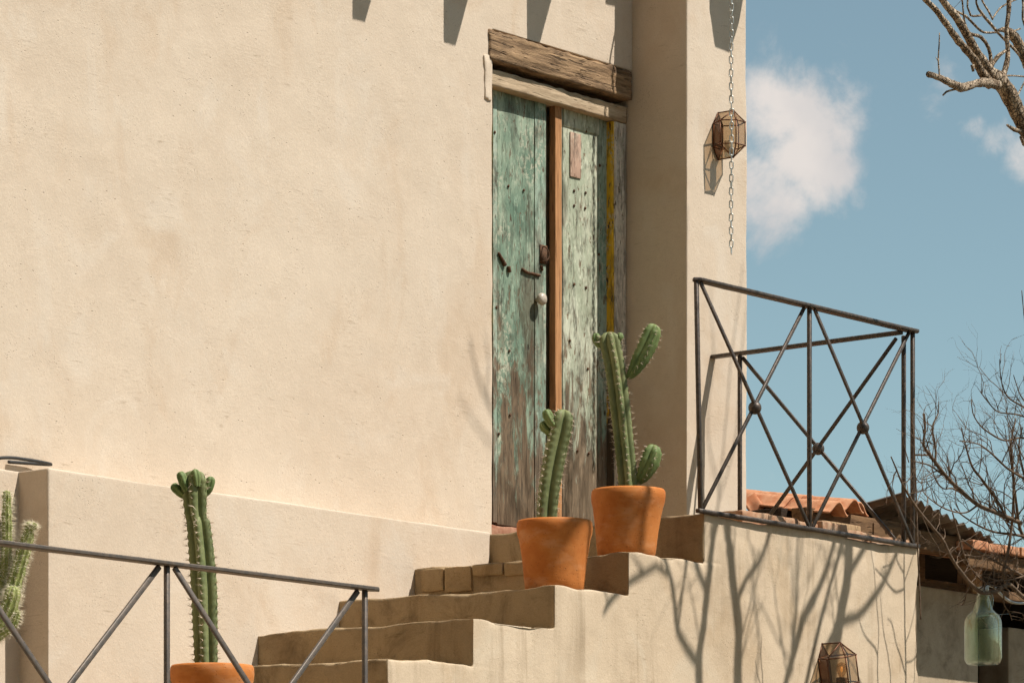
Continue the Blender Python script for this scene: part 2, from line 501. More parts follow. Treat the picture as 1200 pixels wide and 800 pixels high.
def door_paint(name, paint, paint2, wood_l, wood_d, zlo, zhi, bare_up=.12):
    m = NT(name, .8, .25)
    v = m.co((7, 7, .55))
    g = m.noise(8, 6, .7, v, .3); fine = m.noise(46, 3, .65, v)
    wd = m.mix(m.rng(g, .3, .7), wood_d, wood_l)
    wd = m.mix(m.rng(fine, .42, .7, 0, .5), wd, tuple(x * .45 for x in wood_d))
    pn = m.rng(m.noise(4.5, 5, .65, m.co((1.6, 1.6, .8))), .35, .68)
    pt = m.mix(pn, paint, paint2)
    pt = m.mix(m.rng(m.noise(60, 3, .7, m.co((1, 1, .4))), .52, .72, 0, .45), pt, tuple(min(1, x * 1.5 + .05) for x in paint2))
    pt = m.mix(m.rng(m.noise(24, 5, .7, m.co((1.5, 1.5, .5)), .3), .52, .75, 0, .7), pt, tuple(x * .35 for x in paint))
    pt = m.mix(m.rng(g, .56, .75, 0, .4), pt, tuple(x * .4 for x in paint))
    scuff = m.math('MULTIPLY', m.rng(m.noise(55, 4, .75, m.co((1, 1, .7)), .4), .47, .60), m.rng(m.noise(4, 3, .6, m.co((1.5, 1.5, .8)), .6), .42, .62))
    pt = m.mix(m.math('MULTIPLY', scuff, .75), pt, (.50, .48, .365))
    # paint survives high up, wears to bare boards low down
    hz = m.rng(m.z(), zlo, zhi, 0, 1, False)
    pee = m.math('ADD', hz, m.math('MULTIPLY', m.math('SUBTRACT', m.noise(5.5, 7, .72, m.co((2.4, 2.4, .6)), .5), .5), 2.1))
    pee = m.math('ADD', pee, m.math('MULTIPLY', m.math('SUBTRACT', fine, .5), .7))
    keep = m.rng(pee, .38, .60)
    keep = m.math('MULTIPLY', keep, m.rng(m.noise(30, 5, .75, m.co((2, 2, .5)), .6), .66, .60 - .0, 0, 1))
    col = m.mix(keep, wd, pt)
    # brown rain stains and grime over paint and wood alike
    gm = m.rng(m.noise(3.2, 6, .68, m.co((2.2, 2.2, .55)), .6), .46, .68)
    col = m.mix(m.math('MULTIPLY', gm, .72), col, (.075, .052, .03))
    gm2 = m.rng(m.noise(9, 6, .72, m.co((2, 2, .6)), .5), .50, .68)
    col = m.mix(m.math('MULTIPLY', gm2, .55), col, (.05, .042, .028))
    kn, kc = m.vor(5.5, m.co((1.3, 1.3, .75)))
    sp = m.N('ShaderNodeSeparateColor'); m.L(kc, sp.inputs[0])
    knot = m.math('MULTIPLY', m.rng(kn, .03, .075, 1, 0), m.rng(sp.outputs[0], .55, .6))
    col = m.mix(m.math('MULTIPLY', knot, .85), col, (.02, .014, .01))
    cr = m.rng(m.noise(15, 2, .5, v), .625, .67)
    col = m.mix(m.math('MULTIPLY', cr, .45), col, (.03, .022, .015))
    m.color(col)
    h = m.math('ADD', m.math('MULTIPLY', keep, .35), m.math('ADD', m.math('MULTIPLY', g, .5), m.math('MULTIPLY', fine, .35)))
    h = m.math('SUBTRACT', m.math('SUBTRACT', h, m.math('MULTIPLY', cr, .8)), knot)
    m.normal(m.bump(h, .0045, .8))
    return m.m


M['door_green'] = door_paint('worn_green_paint', (.12, .19, .135), (.29, .36, .265), (.225, .16, .10), (.085, .056, .033), 3.72, 5.3)
M['door_mint'] = door_paint('worn_mint_paint', (.35, .385, .28), (.54, .55, .43), (.29, .215, .14), (.13, .09, .055), 3.75, 5.35)
M['door_edge'] = door_paint('worn_edge_paint', (.20, .29, .22), (.33, .39, .31), (.26, .20, .14), (.12, .085, .055), 3.7, 5.1)
M['yellow'] = door_paint('worn_yellow_paint', (.66, .37, .02), (.72, .43, .03), (.10, .075, .05), (.05, .037, .025), 4.2, 4.9)
M['white_paint'] = door_paint('worn_white_paint', (.64, .55, .45), (.72, .63, .53), (.30, .24, .18), (.16, .12, .09), 3.0, 4.4)
M['pink'] = door_paint('worn_pink_patch', (.46, .30, .22), (.52, .37, .28), (.38, .24, .17), (.2, .12, .08), 3.4, 4.6)


def simple(name, c, rough=.6, metal=0, spec=.4, var=.25, scale=30, bump=.002, c2=None):
    m = NT(name, rough, spec); m.b.inputs['Metallic'].default_value = metal
    n = m.noise(scale, 5, .65)
    col = m.mix(m.rng(n, .3, .7), c, c2 or tuple(min(1, x * (1 + var)) for x in c))
    m.color(col); m.normal(m.bump(n, bump, .6)); return m.m


M['iron'] = simple('weathered_iron', (.048, .040, .035), .5, .35, .5, .3, 55, .0015, (.105, .076, .057))
M['iron_lo'] = simple('weathered_grey_iron', (.085, .072, .062), .5, .35, .5, .3, 45, .0015, (.14, .105, .08))
M['rust'] = simple('rusty_iron', (.06, .032, .02), .85, .2, .3, .5, 90, .003, (.14, .07, .035))
M['copper'] = simple('copper_came', (.10, .042, .022), .5, .7, .5, .5, 80, .001)
M['chain'] = simple('galvanised_chain', (.42, .42, .39), .4, .75, .5, .3, 90, .001)
M['porcelain'] = simple('porcelain', (.42, .36, .29), .35, 0, .5, .1, 60, .0005)
M['black'] = simple('black_rubber', (.018, .017, .016), .6, 0, .4, .4, 60, .001)
M['soil'] = simple('potting_soil', (.055, .035, .02), 1, 0, .1, .8, 70, .012)
M['brick'] = simple('weathered_brick', (.37, .19, .11), .95, 0, .1, .4, 22, .006, (.46, .31, .205))
M['brick_red'] = simple('red_brick', (.27, .12, .075), .95, 0, .1, .4, 26, .007, (.38, .21, .14))
M['tile'] = simple('terracotta_roof_tile', (.40, .15, .07), .9, 0, .15, .4, 14, .004, (.52, .27, .155))
M['ground'] = simple('ground', (.13, .10, .065), 1, 0, .1, .3, 2.5, .01, (.17, .135, .09))
M['candle'] = simple('candle_wax', (.62, .56, .46), .5, 0, .4, .1, 40, .0005)
M['spine'] = simple('cactus_spine', (.52, .42, .32), .6, 0, .3, .3, 90, .0)
M['hair'] = simple('pale_spine', (.70, .63, .48), .6, 0, .3, .2, 90, .0)
def bark_mat(name, pale, mid, dark, sc_):
    m = NT(name, .95, .12)
    n = m.noise(sc_, 5, .7, dist=.6); n2 = m.noise(sc_ * .3, 4, .65)
    c = m.mix(m.rng(n, .36, .62), dark, mid)
    c = m.mix(m.rng(n2, .42, .62, 0, .85), c, pale)
    vd, _ = m.vor(sc_ * 1.2, m.co((1, 1, .6)), 'DISTANCE_TO_EDGE')
    c = m.mix(m.rng(vd, .0, .07, .75, 0), c, tuple(x * .5 for x in dark))
    m.color(c)
    m.normal(m.bump(m.math('ADD', n, m.rng(vd, 0, .12)), .012, .9)); return m.m


M['bark'] = bark_mat('grey_bark', (.52, .41, .30), (.36, .265, .18), (.13, .088, .058), 60)
M['twig'] = simple('twig_bark', (.075, .05, .034), .9, 0, .15, .5, 60, .003, (.175, .12, .08))
M['shed_wall'] = stucco('stucco_shed', (.36, .28, .19), (.42, .33, .23), (.27, .19, .12), dirt=.6, streak=.4, pale=(.38, .31, .22))


def terracotta():
    m = NT('terracotta', .82, .25)
    a = m.rng(m.noise(7, 6, .62, dist=.5), .3, .7)
    col = m.mix(a, (.43, .130, .024), (.54, .195, .048))
    col = m.mix(m.rng(m.noise(18, 5, .65), .55, .8, 0, .4), col, (.34, .10, .022))
    col = m.mix(m.rng(m.noise(5, 4, .65, m.co((1, 1, 2.2))), .50, .74, 0, .4), col, (.60, .34, .18))
    vd, vc = m.vor(110); s = m.N('ShaderNodeSeparateColor'); m.L(vc, s.inputs[0])
    pit = m.math('MULTIPLY', m.rng(vd, .15, .35, 1, 0), m.rng(s.outputs[0], .8, .84))
    col = m.mix(m.math('MULTIPLY', pit, .5), col, (.20, .06, .015))
    m.color(col)
    rings = m.noise(26, 3, .6, m.co((.3, .3, 4)))
    h = m.math('ADD', m.math('MULTIPLY', rings, .5), m.math('MULTIPLY', m.noise(60, 4, .65), .35))
    m.normal(m.bump(m.math('SUBTRACT', h, pit), .0025, .6)); return m.m


M['pot'] = terracotta()


def cactus_mat(name, c0, c1, scar):
    m = NT(name, .62, .25)
    a = m.rng(m.noise(10, 5, .6), .3, .7)
    col = m.mix(a, c0, c1)
    col = m.mix(m.rng(m.noise(34, 5, .65), .56, .78, 0, .45), col, tuple(min(1, x * 1.7) for x in c1))
    # corky old skin low on the stem grows from scattered scars
    col = m.mix(m.rng(m.noise(13, 6, .7, m.co((1.4, 1.4, .5)), .4), .63, .72, 0, .8), col, scar)
    m.color(col); m.normal(m.bump(m.noise(70, 4, .6), .0012, .5))
    return m.m


M['cactus'] = cactus_mat('cactus_skin', (.115, .138, .052), (.200, .215, .092), (.21, .165, .09))
M['cactus_young'] = cactus_mat('young_cactus_skin', (.105, .155, .05), (.175, .22, .08), (.2, .18, .08))
M['cactus_hairy'] = cactus_mat('hairy_cactus_skin', (.20, .23, .065), (.32, .34, .12), (.28, .23, .12))


def glass(name, col, rough=.02, ior=1.45):
    m = NT(name, rough, .5); m.b.inputs['Transmission Weight'].default_value = 1
    m.b.inputs['IOR'].default_value = ior; m.color(col); return m.m


def pane_mat():
    m = bpy.data.materials.new('thin_glass'); m.use_nodes = True
    nt = m.node_tree; nt.nodes.clear()
    o = nt.nodes.new('ShaderNodeOutputMaterial'); t = nt.nodes.new('ShaderNodeBsdfTransparent'); t.inputs[0].default_value = (.80, .70, .58, 1)
    g = nt.nodes.new('ShaderNodeBsdfGlossy'); g.inputs['Roughness'].default_value = .05
    d = nt.nodes.new('ShaderNodeBsdfDiffuse'); d.inputs[0].default_value = (.45, .33, .22, 1)
    m1 = nt.nodes.new('ShaderNodeMixShader'); m1.inputs[0].default_value = .07
    m2 = nt.nodes.new('ShaderNodeMixShader')
    nt.links.new(t.outputs[0], m1.inputs[1]); nt.links.new(d.outputs[0], m1.inputs[2])
    m2.inputs[0].default_value = .07; nt.links.new(m1.outputs[0], m2.inputs[1]); nt.links.new(g.outputs[0], m2.inputs[2])
    nt.links.new(m2.outputs[0], o.inputs[0]); return m


M['pane'] = pane_mat()
def bottle_mat():
    m = bpy.data.materials.new('green_bottle_glass'); m.use_nodes = True
    nt = m.node_tree; nt.nodes.clear(); N = nt.nodes.new; L = nt.links.new
    o = N('ShaderNodeOutputMaterial'); t = N('ShaderNodeBsdfTransparent'); t.inputs[0].default_value = (.90, .95, .86, 1)
    g = N('ShaderNodeBsdfGlossy'); g.inputs['Roughness'].default_value = .04
    tl = N('ShaderNodeBsdfTranslucent'); tl.inputs[0].default_value = (.70, .78, .60, 1)
    df = N('ShaderNodeBsdfDiffuse'); df.inputs[0].default_value = (.62, .68, .52, 1)
    lw = N('ShaderNodeLayerWeight'); lw.inputs[0].default_value = .35
    ns = N('ShaderNodeTexNoise'); ns.inputs['Scale'].default_value = 14; ns.inputs['Detail'].default_value = 4
    mr = N('ShaderNodeMapRange'); mr.inputs['To Min'].default_value = .02; mr.inputs['To Max'].default_value = .11; L(ns.outputs[0], mr.inputs[0])
    a = N('ShaderNodeMixShader'); a.inputs[0].default_value = .5; L(tl.outputs[0], a.inputs[1]); L(df.outputs[0], a.inputs[2])
    b = N('ShaderNodeMixShader'); L(mr.outputs[0], b.inputs[0]); L(t.outputs[0], b.inputs[1]); L(a.outputs[0], b.inputs[2])
    ml = N('ShaderNodeMath'); ml.operation = 'MULTIPLY'; ml.inputs[1].default_value = .6; L(lw.outputs['Facing'], ml.inputs[0])
    c = N('ShaderNodeMixShader'); L(ml.outputs[0], c.inputs[0]); L(b.outputs[0], c.inputs[1]); L(g.outputs[0], c.inputs[2])
    L(c.outputs[0], o.inputs[0]); return m


M['bottle'] = bottle_mat()


def bulb_mat():
    m = NT('emissive_orange', .3, .4); m.color((.75, .42, .18)); m.b.inputs['Emission Color'].default_value = (1, .5, .15, 1)
    m.b.inputs['Emission Strength'].default_value = .6; return m.m  # weak orange emission for the small bead inside the bulb


M['bulb'] = bulb_mat()


def metal_sheet():
    m = NT('corrugated_metal', .55, .4); m.b.inputs['Metallic'].default_value = .35
    a = m.rng(m.noise(6, 6, .65), .35, .7)
    m.color(m.mix(a, (.21, .175, .14), (.13, .085, .055))); m.normal(m.bump(m.noise(40, 4), .001, .5)); return m.m


M['sheet'] = metal_sheet()

# ------------------------------------------------------------------ ground
V, Fc = [(-1500, -1500, 0), (1500, -1500, 0), (1500, 1500, 0), (-1500, 1500, 0)], [(0, 1, 2, 3)]
g = obj('ground', V, Fc, M['ground'], smooth=False); g['kind'] = 'structure'; g['label'] = 'pale dusty ground'

# unseen dark hillside, added behind the viewpoint to block sky light
V = []; Fc = []; na, nr_ = 40, 14
for i in range(na + 1):
    a = R(95 + 150 * i / na)
    for j in range(nr_ + 1):
        d = 20 + 70 * (j / nr_) ** 1.3
        edge_ = math.sin(math.pi * i / na) ** .5
        x, y = d * math.cos(a) - 6, d * math.sin(a) - 4
        V.append((x, y, -.3 + edge_ * 82 * (j / nr_) ** .8 * (1 + .18 * noise.noise(Vector((x, y, 0)) * .06)) + .8 * noise.noise(Vector((x, y, 3)) * .25)))
for i in range(na):
    for j in range(nr_):
        p = i * (nr_ + 1) + j; Fc.append((p, p + nr_ + 1, p + nr_ + 2, p + 1))
M['blocker_scrub'] = simple('blocker_scrub', (.045, .048, .022), 1, 0, .1, .5, 1.2, .05, (.085, .075, .04))
hl = obj('sky_block_hill', V, [f[::-1] for f in Fc], M['blocker_scrub']); hl['kind'] = 'structure'; hl['label'] = 'unseen dark hillside added to block sky light'

# ------------------------------------------------------------------ the house
TZ = 3.765          # terrace floor
PX0, PX1, PY = 1.085, 1.584, -.331
LZT0, LZT1 = P(570, 32, y=0).z, P(735, 82, y=0).z
LZ = (LZT0 + LZT1) / 2
house = tag(empty('stucco_house', (0, 1.0, 0)), 'cream stucco house wall with a pillar and a weathered green double door', 'house')
xs = axis((-8, -4.2, .4), (-4.2, -3.16, .035), (-3.16, -.33, .0325), (-.33, 0, .033), (0, PX0, .0325), (PX0, PX1, .0357))
ys = axis((PY, -.25, .027), (-.25, -.08, .034), (-.08, 0, .0267), (0, .15, .03), (.15, 2.15, .5))
zs = axis((0, 3.35, .42), (3.35, TZ, .032), (TZ, LZ, .0325), (LZ, 7.0, .034), (7.0, 8.6, .2))


def occ(X, Y, Z):
    body = (Y > 0) & ~((X > 0) & (X < PX0) & (Z > TZ - .2) & (Z < LZ) & (Y < .15))
    pil = (X > PX0) & (Y < 0)
    b1 = (X > -3.16) & (X < -.33) & (Y > -.25) & (Y < 0) & (Z < TZ)
    b2 = (X < -3.16) & (Y > -.08) & (Y < 0) & (Z < TZ)
    return body | pil | b1 | b2


hv = voxel(xs, ys, zs, occ, smooth=1, chip=.004)
V_, vn_, Q_, NN_, cen_ = hv
is_p = (cen_[:, 0] > PX0 - 1e-6) & (cen_[:, 1] < .01)
is_b = (cen_[:, 1] < -.005) & ~is_p & (cen_[:, 2] < TZ + .001)
piece('wall', hv, ~is_p & ~is_b, M['stucco'], house)
piece('pillar', hv, is_p, M['stucco'], house)
piece('base_wall', hv, is_b, M['stucco'], house)

# lintel beam: an old hewn timber, splintered along its upper edge
def timber(name, x0, x1, y0, y1, z0a, z1a, mat, parent, amp=.006, seed=0, nx=60, drop=0.0, top=1.0):
    ny, nz = 4, 8; mb = MB(); idx = {}
    V = []; Fc = []
    def pt(i, j, k):
        key = (i, j, k)
        if key in idx: return idx[key]
        x = x0 + (x1 - x0) * i / nx; y = y0 + (y1 - y0) * j / ny; z = z0a + (z1a - z0a) * k / nz + drop * i / nx
        p = Vector((x, y, z)); q = Vector((x * 5 + seed, y * 20, z * 22))
        p += noise.noise_vector(q) * amp + noise.noise_vector(q * 3.1) * amp * .4
        if k == nz: p.z += top * amp * 2.2 * (noise.noise(Vector((x * 17 + seed, 1, 0))) - .25)
        if j == 0: p.y += .004 * noise.noise(Vector((x * 3 + seed, 0, z * 70)))
        e = (j in (0, ny)) + (k in (0, nz)) + (i in (0, nx))
        if e >= 2: p += (Vector(((x0 + x1) / 2, (y0 + y1) / 2, (z0a + z1a) / 2 + drop * i / nx)) - p).normalized() * amp * .8
        idx[key] = len(V); V.append(p); return idx[key]
    for i in range(nx):
        for k in range(nz):
            Fc.append((pt(i, 0, k), pt(i + 1, 0, k), pt(i + 1, 0, k + 1), pt(i, 0, k + 1)))
            Fc.append((pt(i, ny, k), pt(i, ny, k + 1), pt(i + 1, ny, k + 1), pt(i + 1, ny, k)))
        for j in range(ny):
            Fc.append((pt(i, j, 0), pt(i, j + 1, 0), pt(i + 1, j + 1, 0), pt(i + 1, j, 0)))
            Fc.append((pt(i, j, nz), pt(i + 1, j, nz), pt(i + 1, j + 1, nz), pt(i, j + 1, nz)))
    for k in range(nz):
        for j in range(ny):
            Fc.append((pt(0, j, k), pt(0, j, k + 1), pt(0, j + 1, k + 1), pt(0, j + 1, k)))
            Fc.append((pt(nx, j, k), pt(nx, j + 1, k), pt(nx, j + 1, k + 1), pt(nx, j, k + 1)))
    return obj(name, V, Fc, mat, parent)


lb = (P(572, 70, y=0).z + P(732, 116, y=0).z) / 2
lt = LZ - .005
hx0, hx1 = P(577, 85, y=.03).x + .0, PX0 - .006
DZ0 = 3.868
ht = (P(577, 83, y=.03).z + P(732, 124, y=.03).z) / 2
hb = (P(577, 101, y=.03).z + P(732, 144, y=.03).z) / 2
L_ = timber('lintel', -.035, PX0 - .012, -.012, .149, lb, lt, M['lintel'], house, .006, 3, 70)
L_['label'] = 'rough dark brown timber lintel over the door'
timber('frame_head', .004, hx1, .022, .13, hb, ht, M['head'], house, .0035, 9, 60)
# right jamb: white-painted front, yellow-painted inner face
jx0 = P(721, 300, y=.03).x; jx1 = PX0 - .004
me = bevel_mesh('frame_jamb', *box(jx0, jx1, .03, .14, DZ0 - .08, hb - .003), M['white_paint'], .006, 2, .002, 6, 2)
j_ = link('frame_jamb', me, house); j_['label'] = 'jamb with flaking white paint'
me = bevel_mesh('jamb_stop', *box(jx0 - .010, jx0 - .001, .036, .14, DZ0 - .08, hb - .004), M['yellow'], .003, 2, .001, 4, 5)
j_ = link('jamb_stop', me, house); j_['label'] = 'yellow painted door stop'
# left edge of the opening keeps a thin yellow line of paint
me = bevel_mesh('jamb_stop', *box(.006, .018, .035, .14, DZ0 - .08, hb - .004), M['yellow'], .002, 2, .001, 4, 7)
link('jamb_stop', me, house)
# broken plaster lump at the upper left of the opening
mb = bevel_mesh('plaster_patch', *box(P(569, 90, y=-.012).x, P(578, 90, y=-.012).x, -.006, .03, P(574, 118, y=0).z, P(574, 66, y=0).z), M['stucco'], .006, 2, .010, 5, 21)
link('plaster_patch', mb, house)

# door leaves
DY = .075
def xu(u, y=DY): return P(u, 350, y=y).x
def leaf(name, u0, u1, seams, mats, label):
    x0, x1 = xu(u0), xu(u1)
    back = bevel_mesh(name, *box(x0, x1, DY + .018, DY + .04, DZ0, hb + .03), M['dark_wood'], .003, 1)
    o = link(name, back, house); o['label'] = label
    e = [x0] + [xu(s) for s in seams] + [x1]
    for i in range(len(e) - 1):
        rr = random.Random(i + int(u0)); dy = rr.uniform(-.003, .003)
        me = bevel_mesh('plank', *box(e[i] + .0015, e[i + 1] - .0015, DY + dy, DY + .0175, DZ0 + rr.uniform(0, .012), hb + .03), mats[i], .003, 2, .0012, 14, i * 7 + u0)
        link('plank', me, o)
    return o


ll = leaf('door_leaf', 577.5, 640, (583, 626.5), (M['door_edge'], M['door_green'], M['door_edge']), 'left leaf with worn green paint over bare boards')
rl = leaf('door_leaf', 655, 714.5, (659.5, 701), (M['door_edge'], M['door_mint'], M['door_edge']), 'right leaf with pale mint paint over bare boards')
# orange cover strip between the leaves and the dark gap beside it
ax0, ax1 = xu(647), xu(655.5)
me = bevel_mesh('cover_strip', *box(ax0 + .004, ax1 - .002, DY - .017, DY + .02, DZ0, hb + .004), M['astragal'], .003, 2, .0008, 14, 3)
a_ = link('cover_strip', me, ll); a_['label'] = 'raw orange wooden cover strip'
# top rail and pink patch on the right leaf
tr = bevel_mesh('top_rail', *box(xu(660), xu(701), DY - .005, DY + .001, P(680, 153, y=DY).z, hb + .01), M['door_mint'], .002, 2, .0008, 4, 9)
link('top_rail', tr, rl)
pk = bevel_mesh('patch', *box(xu(667.5), xu(680), DY - .0055, DY - .0005, P(673, 208, y=DY).z, P(673, 156, y=DY).z), M['pink'], .001, 2, .0004, 3, 4)
p_ = link('patch', pk, rl); p_['label'] = 'faded pink patch'
# nails (u, v), iron hasp, bolt stubs and knob
nail = mesh('nail', *sphere((0, 0, 0), .0075, 8, 6, (1, .5, 1)), M['rust'])
for lf, pts in ((ll, ((596, 218), (614, 223), (580, 155), (582, 360), (597, 411), (598, 486), (585, 508))),
                (rl, ((673, 223.5), (686.5, 226), (673, 241), (686, 244), (673, 333), (687, 337), (687, 154), (689, 432), (668, 399), (703, 194), (702, 298), (690, 531), (677, 528)))):
    for u, v in pts: link('nail', nail, lf, P(u, v, y=DY - .003))
mb = MB()
hz = P(635, 309, y=DY).z
mb.add(*box(xu(632), xu(640), DY - .007, DY - .002, P(634, 309, y=DY).z, P(634, 287, y=DY).z))
hp = [P(u, v, y=yy) for u, v, yy in ((636, 289, DY - .005), (640, 290, DY - .03), (643, 296, DY - .034), (643, 302, DY - .034), (640, 306, DY - .03), (635, 306, DY - .005))]
q, r_ = catmull(hp, [.0035] * 6, .006); mb.add(*tube(q, r_, 6))
o = obj('hasp', mb.V, mb.F, M['rust'], ll)
for pl in (((584, 296, .006), (588, 303, .009), (592, 311, .011)), ((596, 312, .009), (597.5, 319, .008)), ((612, 315, .007), (618, 319, .006), (626, 321, .007), (633, 323, .005)), ((634, 311, .007), (636, 317, .005))):
    q, r_ = catmull([P(u, v, y=DY - .006) for u, v, _ in pl], [r for _, _, r in pl], .008)
    V, Fc = tube(q, r_, 7, .25, u); obj('bolt', V, Fc, M['rust'], ll)
# porcelain knob
kc = P(634, 350, y=DY - .03)
prof = [(.0, .0), (.010, .0), (.011, .012), (.016, .018), (.026, .026), (.030, .034), (.027, .046), (.016, .053), (0, .055)]
V, Fc = lathe(prof, 20)
V = [(kc.x + x, DY - z, kc.z + y - .002) for x, y, z in V]
k_ = obj('knob', V, [f[::-1] for f in Fc], M['porcelain'], ll); k_['label'] = 'white porcelain knob'
# rough brick threshold under the door
for i in range(5):
    a = .01 + i * .215; rr = random.Random(i + 3)
    me = bevel_mesh('brick', *box(a, a + .205, .012 + rr.uniform(-.006, .01), .15, TZ - .03, DZ0 - .006 + rr.uniform(-.02, .0)), M['brick_red'], .009, 2, .006, 4, i * 3)
    link('brick', me, house)

# roof-beam ends that stand out above the frame and throw their shadows on the wall
def viga(x, zb, y0, Lg, w0, w1, h, tap, chamf=False):
    """x = centre at the tip, zb = underside at the tip"""
    ye = y0 - Lg; yt = ye + tap
    V = []
    for (yy, wl, wr, hh) in ((y0 + .1, w0 * .62, w0 * .38, h), (yt, w0 * .62, w0 * .38, h), (ye, w1 / 2, w1 / 2, h * .8)):
        V += [(x - wl, yy, zb), (x + wr, yy, zb), (x + wr, yy, zb + hh), (x - wl, yy, zb + hh)]
    Fc = [(0, 1, 2, 3), (11, 10, 9, 8)]
    for s in range(2):
        for k in range(4): Fc.append((s * 4 + k, s * 4 + 4 + k, s * 4 + 4 + (k + 1) % 4, s * 4 + (k + 1) % 4))
    me = bevel_mesh('roof_beam', V, Fc, M['lintel'], .012 if chamf else .004, 2)
    return link('roof_beam', me, house)


k_s = SUN.z / -SUN.y; a_s = SUN.x / -SUN.y
for u, v in ((420.5, 25), (526, 54), (625, 56), (715, 9)):
    s = P(u, v, y=0); Lg = .55
    viga(s.x + a_s * Lg, s.z + k_s * Lg, 0, Lg, .26, .085, .16, .26)
s = P(847, 60, y=PY); Lg = .5
viga(s.x + a_s * Lg + .0, s.z + k_s * Lg, PY, Lg, .26, .13, .16, .10, True)

# ------------------------------------------------------------------ staircase and terrace
SY0, SY1 = -1.44, -.25
SX = [-.31, -.86, -1.375, -1.915, -2.455, -3.0, -3.55, -4.1, -4.65]
SZ = [TZ, 3.553, 3.367, 3.187, 2.992, 2.80, 2.613, 2.42, 2.23]
TX1 = 1.42
stair = tag(empty('masonry_staircase', (-1.5, -.9, 0)), 'cream plastered stone staircase climbing to the terrace by the green door', 'staircase')
xs = axis(*([(-4.65, -4.1, .11), (-4.1, -3.55, .11), (-3.55, -3.0, .035)] + [(SX[i], SX[i - 1], .032) for i in range(5, 0, -1)] + [(-.31, TX1, .0335)]))
ys = axis((SY0, -1.1, .034), (-1.1, SY1, .034), (SY1, -.01, .06))
zs = axis((0, 2.2, .4), (2.2, 2.23, .03), (2.23, 2.42, .05), (2.42, 2.613, .048), (2.613, 2.80, .031), (2.80, 2.992, .032), (2.992, 3.187, .0325),
          (3.187, 3.367, .03), (3.367, 3.553, .031), (3.553, TZ, .0303))


def occ2(X, Y, Z):
    O = np.zeros(X.shape, bool)
    for i in range(len(SX)):
        hi = SX[i - 1] if i else 99
        O |= (X > SX[i]) & (X < hi) & (Z < SZ[i])
    return O & ((Y < SY1) | (X > -.31))


sv = voxel(xs, ys, zs, occ2, smooth=2, chip=.022, seed=7, rough=1.25, warp=sag)
V_, vn_, Q_, NN_, cen_ = sv
side = (NN_[:, 1] < -.5)
end = (NN_[:, 0] > .5) | (NN_[:, 1] > .5) | (NN_[:, 2] < -.5)
piece('side_wall', sv, side | end, M['stucco_wall'], stair)
for i in range(len(SX)):
    tread = (NN_[:, 2] > .5) & (abs(cen_[:, 2] - SZ[i]) < .004)
    ris = (NN_[:, 0] < -.5) & (abs(cen_[:, 0] - SX[i]) < .004)
    o = piece('step', sv, ~(side | end) & (tread | ris), M['riser'], stair)
    if i == 0: o.name = 'terrace_step'
# bared adobe bricks in the riser below the top step, where the render has come off
stp = [o for o in stair.children if o.name.startswith('step')]
x4 = SX[1]
edges = [P(u, 660, x=x4 - .01).y for u in (493, 521, 553, 590, 615)]
for i in range(4):
    rr = random.Random(i)
    y1, y0 = edges[i] - .004, edges[i + 1] + .004
    zt = SZ[1] - .006; zb_ = zt - (.105 if i < 2 else .058) + rr.uniform(-.008, .008)
    me = bevel_mesh('brick', *box(x4 - .012 - rr.uniform(0, .004), x4 + .06, y0, y1, zb_, zt), M['adobe'], .008, 2, .005, 3, i * 5 + 2)
    link('brick', me, stp[0])
# coping bricks along the terrace edge, behind the rail
bx = P(868, 607, y=-1.39).x; k = 0; rr = random.Random(5)
while bx < TX1 - .04:
    wdt = rr.uniform(.15, .25); h = rr.uniform(.035, .06) if k < 6 else rr.uniform(.022, .04)
    b1_ = min(bx + wdt, TX1 - .015)
    me = bevel_mesh('brick', *box(bx, b1_ - .006, -1.405 + rr.uniform(-.012, .012), -1.27, TZ - .02, TZ + h), M['brick'], .007, 2, .006, 4, k * 3 + 1)
    link('brick', me, stair); bx = b1_; k += 1

# lower landing in front of the stair, with the near railing on it
land = tag(empty('plastered_landing', (-5, -1.8, 0)), 'low plastered landing below the stairs under the near railing', 'landing')
xs = axis((-9, -3.0, .1)); ys = axis((-2.3, -1.46, .1)); zs = axis((0, 2.05, .1))
lv = voxel(xs, ys, zs, lambda X, Y, Z: X < 99, smooth=2, chip=.01, seed=3)
piece('block', lv, np.ones(len(lv[2]), bool), M['stucco_wall'], land)

# ------------------------------------------------------------------ railings
def rail_set(name, label, loc): return tag(empty(name, loc), label, 'railing')


def bar_obj(name, a, b, w_, h_, mat, parent, up=None):
    V, Fc = bar(a, b, w_, h_, up)
    me = bevel_mesh(name, V, Fc, mat, min(w_, h_) * .18, 1)
    return link(name, me, parent)


RY = -1.448
tr_ = rail_set('terrace_railing', 'dark iron terrace railing with crossed bars and ball joints beside the pillar', (.5, RY, TZ))
rb, rtop = TZ + .006, 4.772
Xv = lambda u, v, y: P(u, v, y=y).x
xl, xm, xr = Xv(819, 480, RY), Xv(948.5, 480, RY), Xv(1069.5, 500, RY)
bw = .019
def flat_rail(name, x0, x1, y, z, wy, hz, parent, mat, tip=.03):
    V = [(x0 - tip, y, z), (x0, y - wy / 2, z), (x1, y - wy / 2, z), (x1 + tip, y, z), (x1, y + wy / 2, z), (x0, y + wy / 2, z)]
    V = V + [(a, b, c + hz) for a, b, c in V]
    Fc = [(0, 5, 4, 3, 2, 1), (6, 7, 8, 9, 10, 11)] + [(i, (i + 1) % 6, 6 + (i + 1) % 6, 6 + i) for i in range(6)]
    me = bevel_mesh(name, V, Fc, mat, .003, 1, .0012, 30, 2)
    return link(name, me, parent)


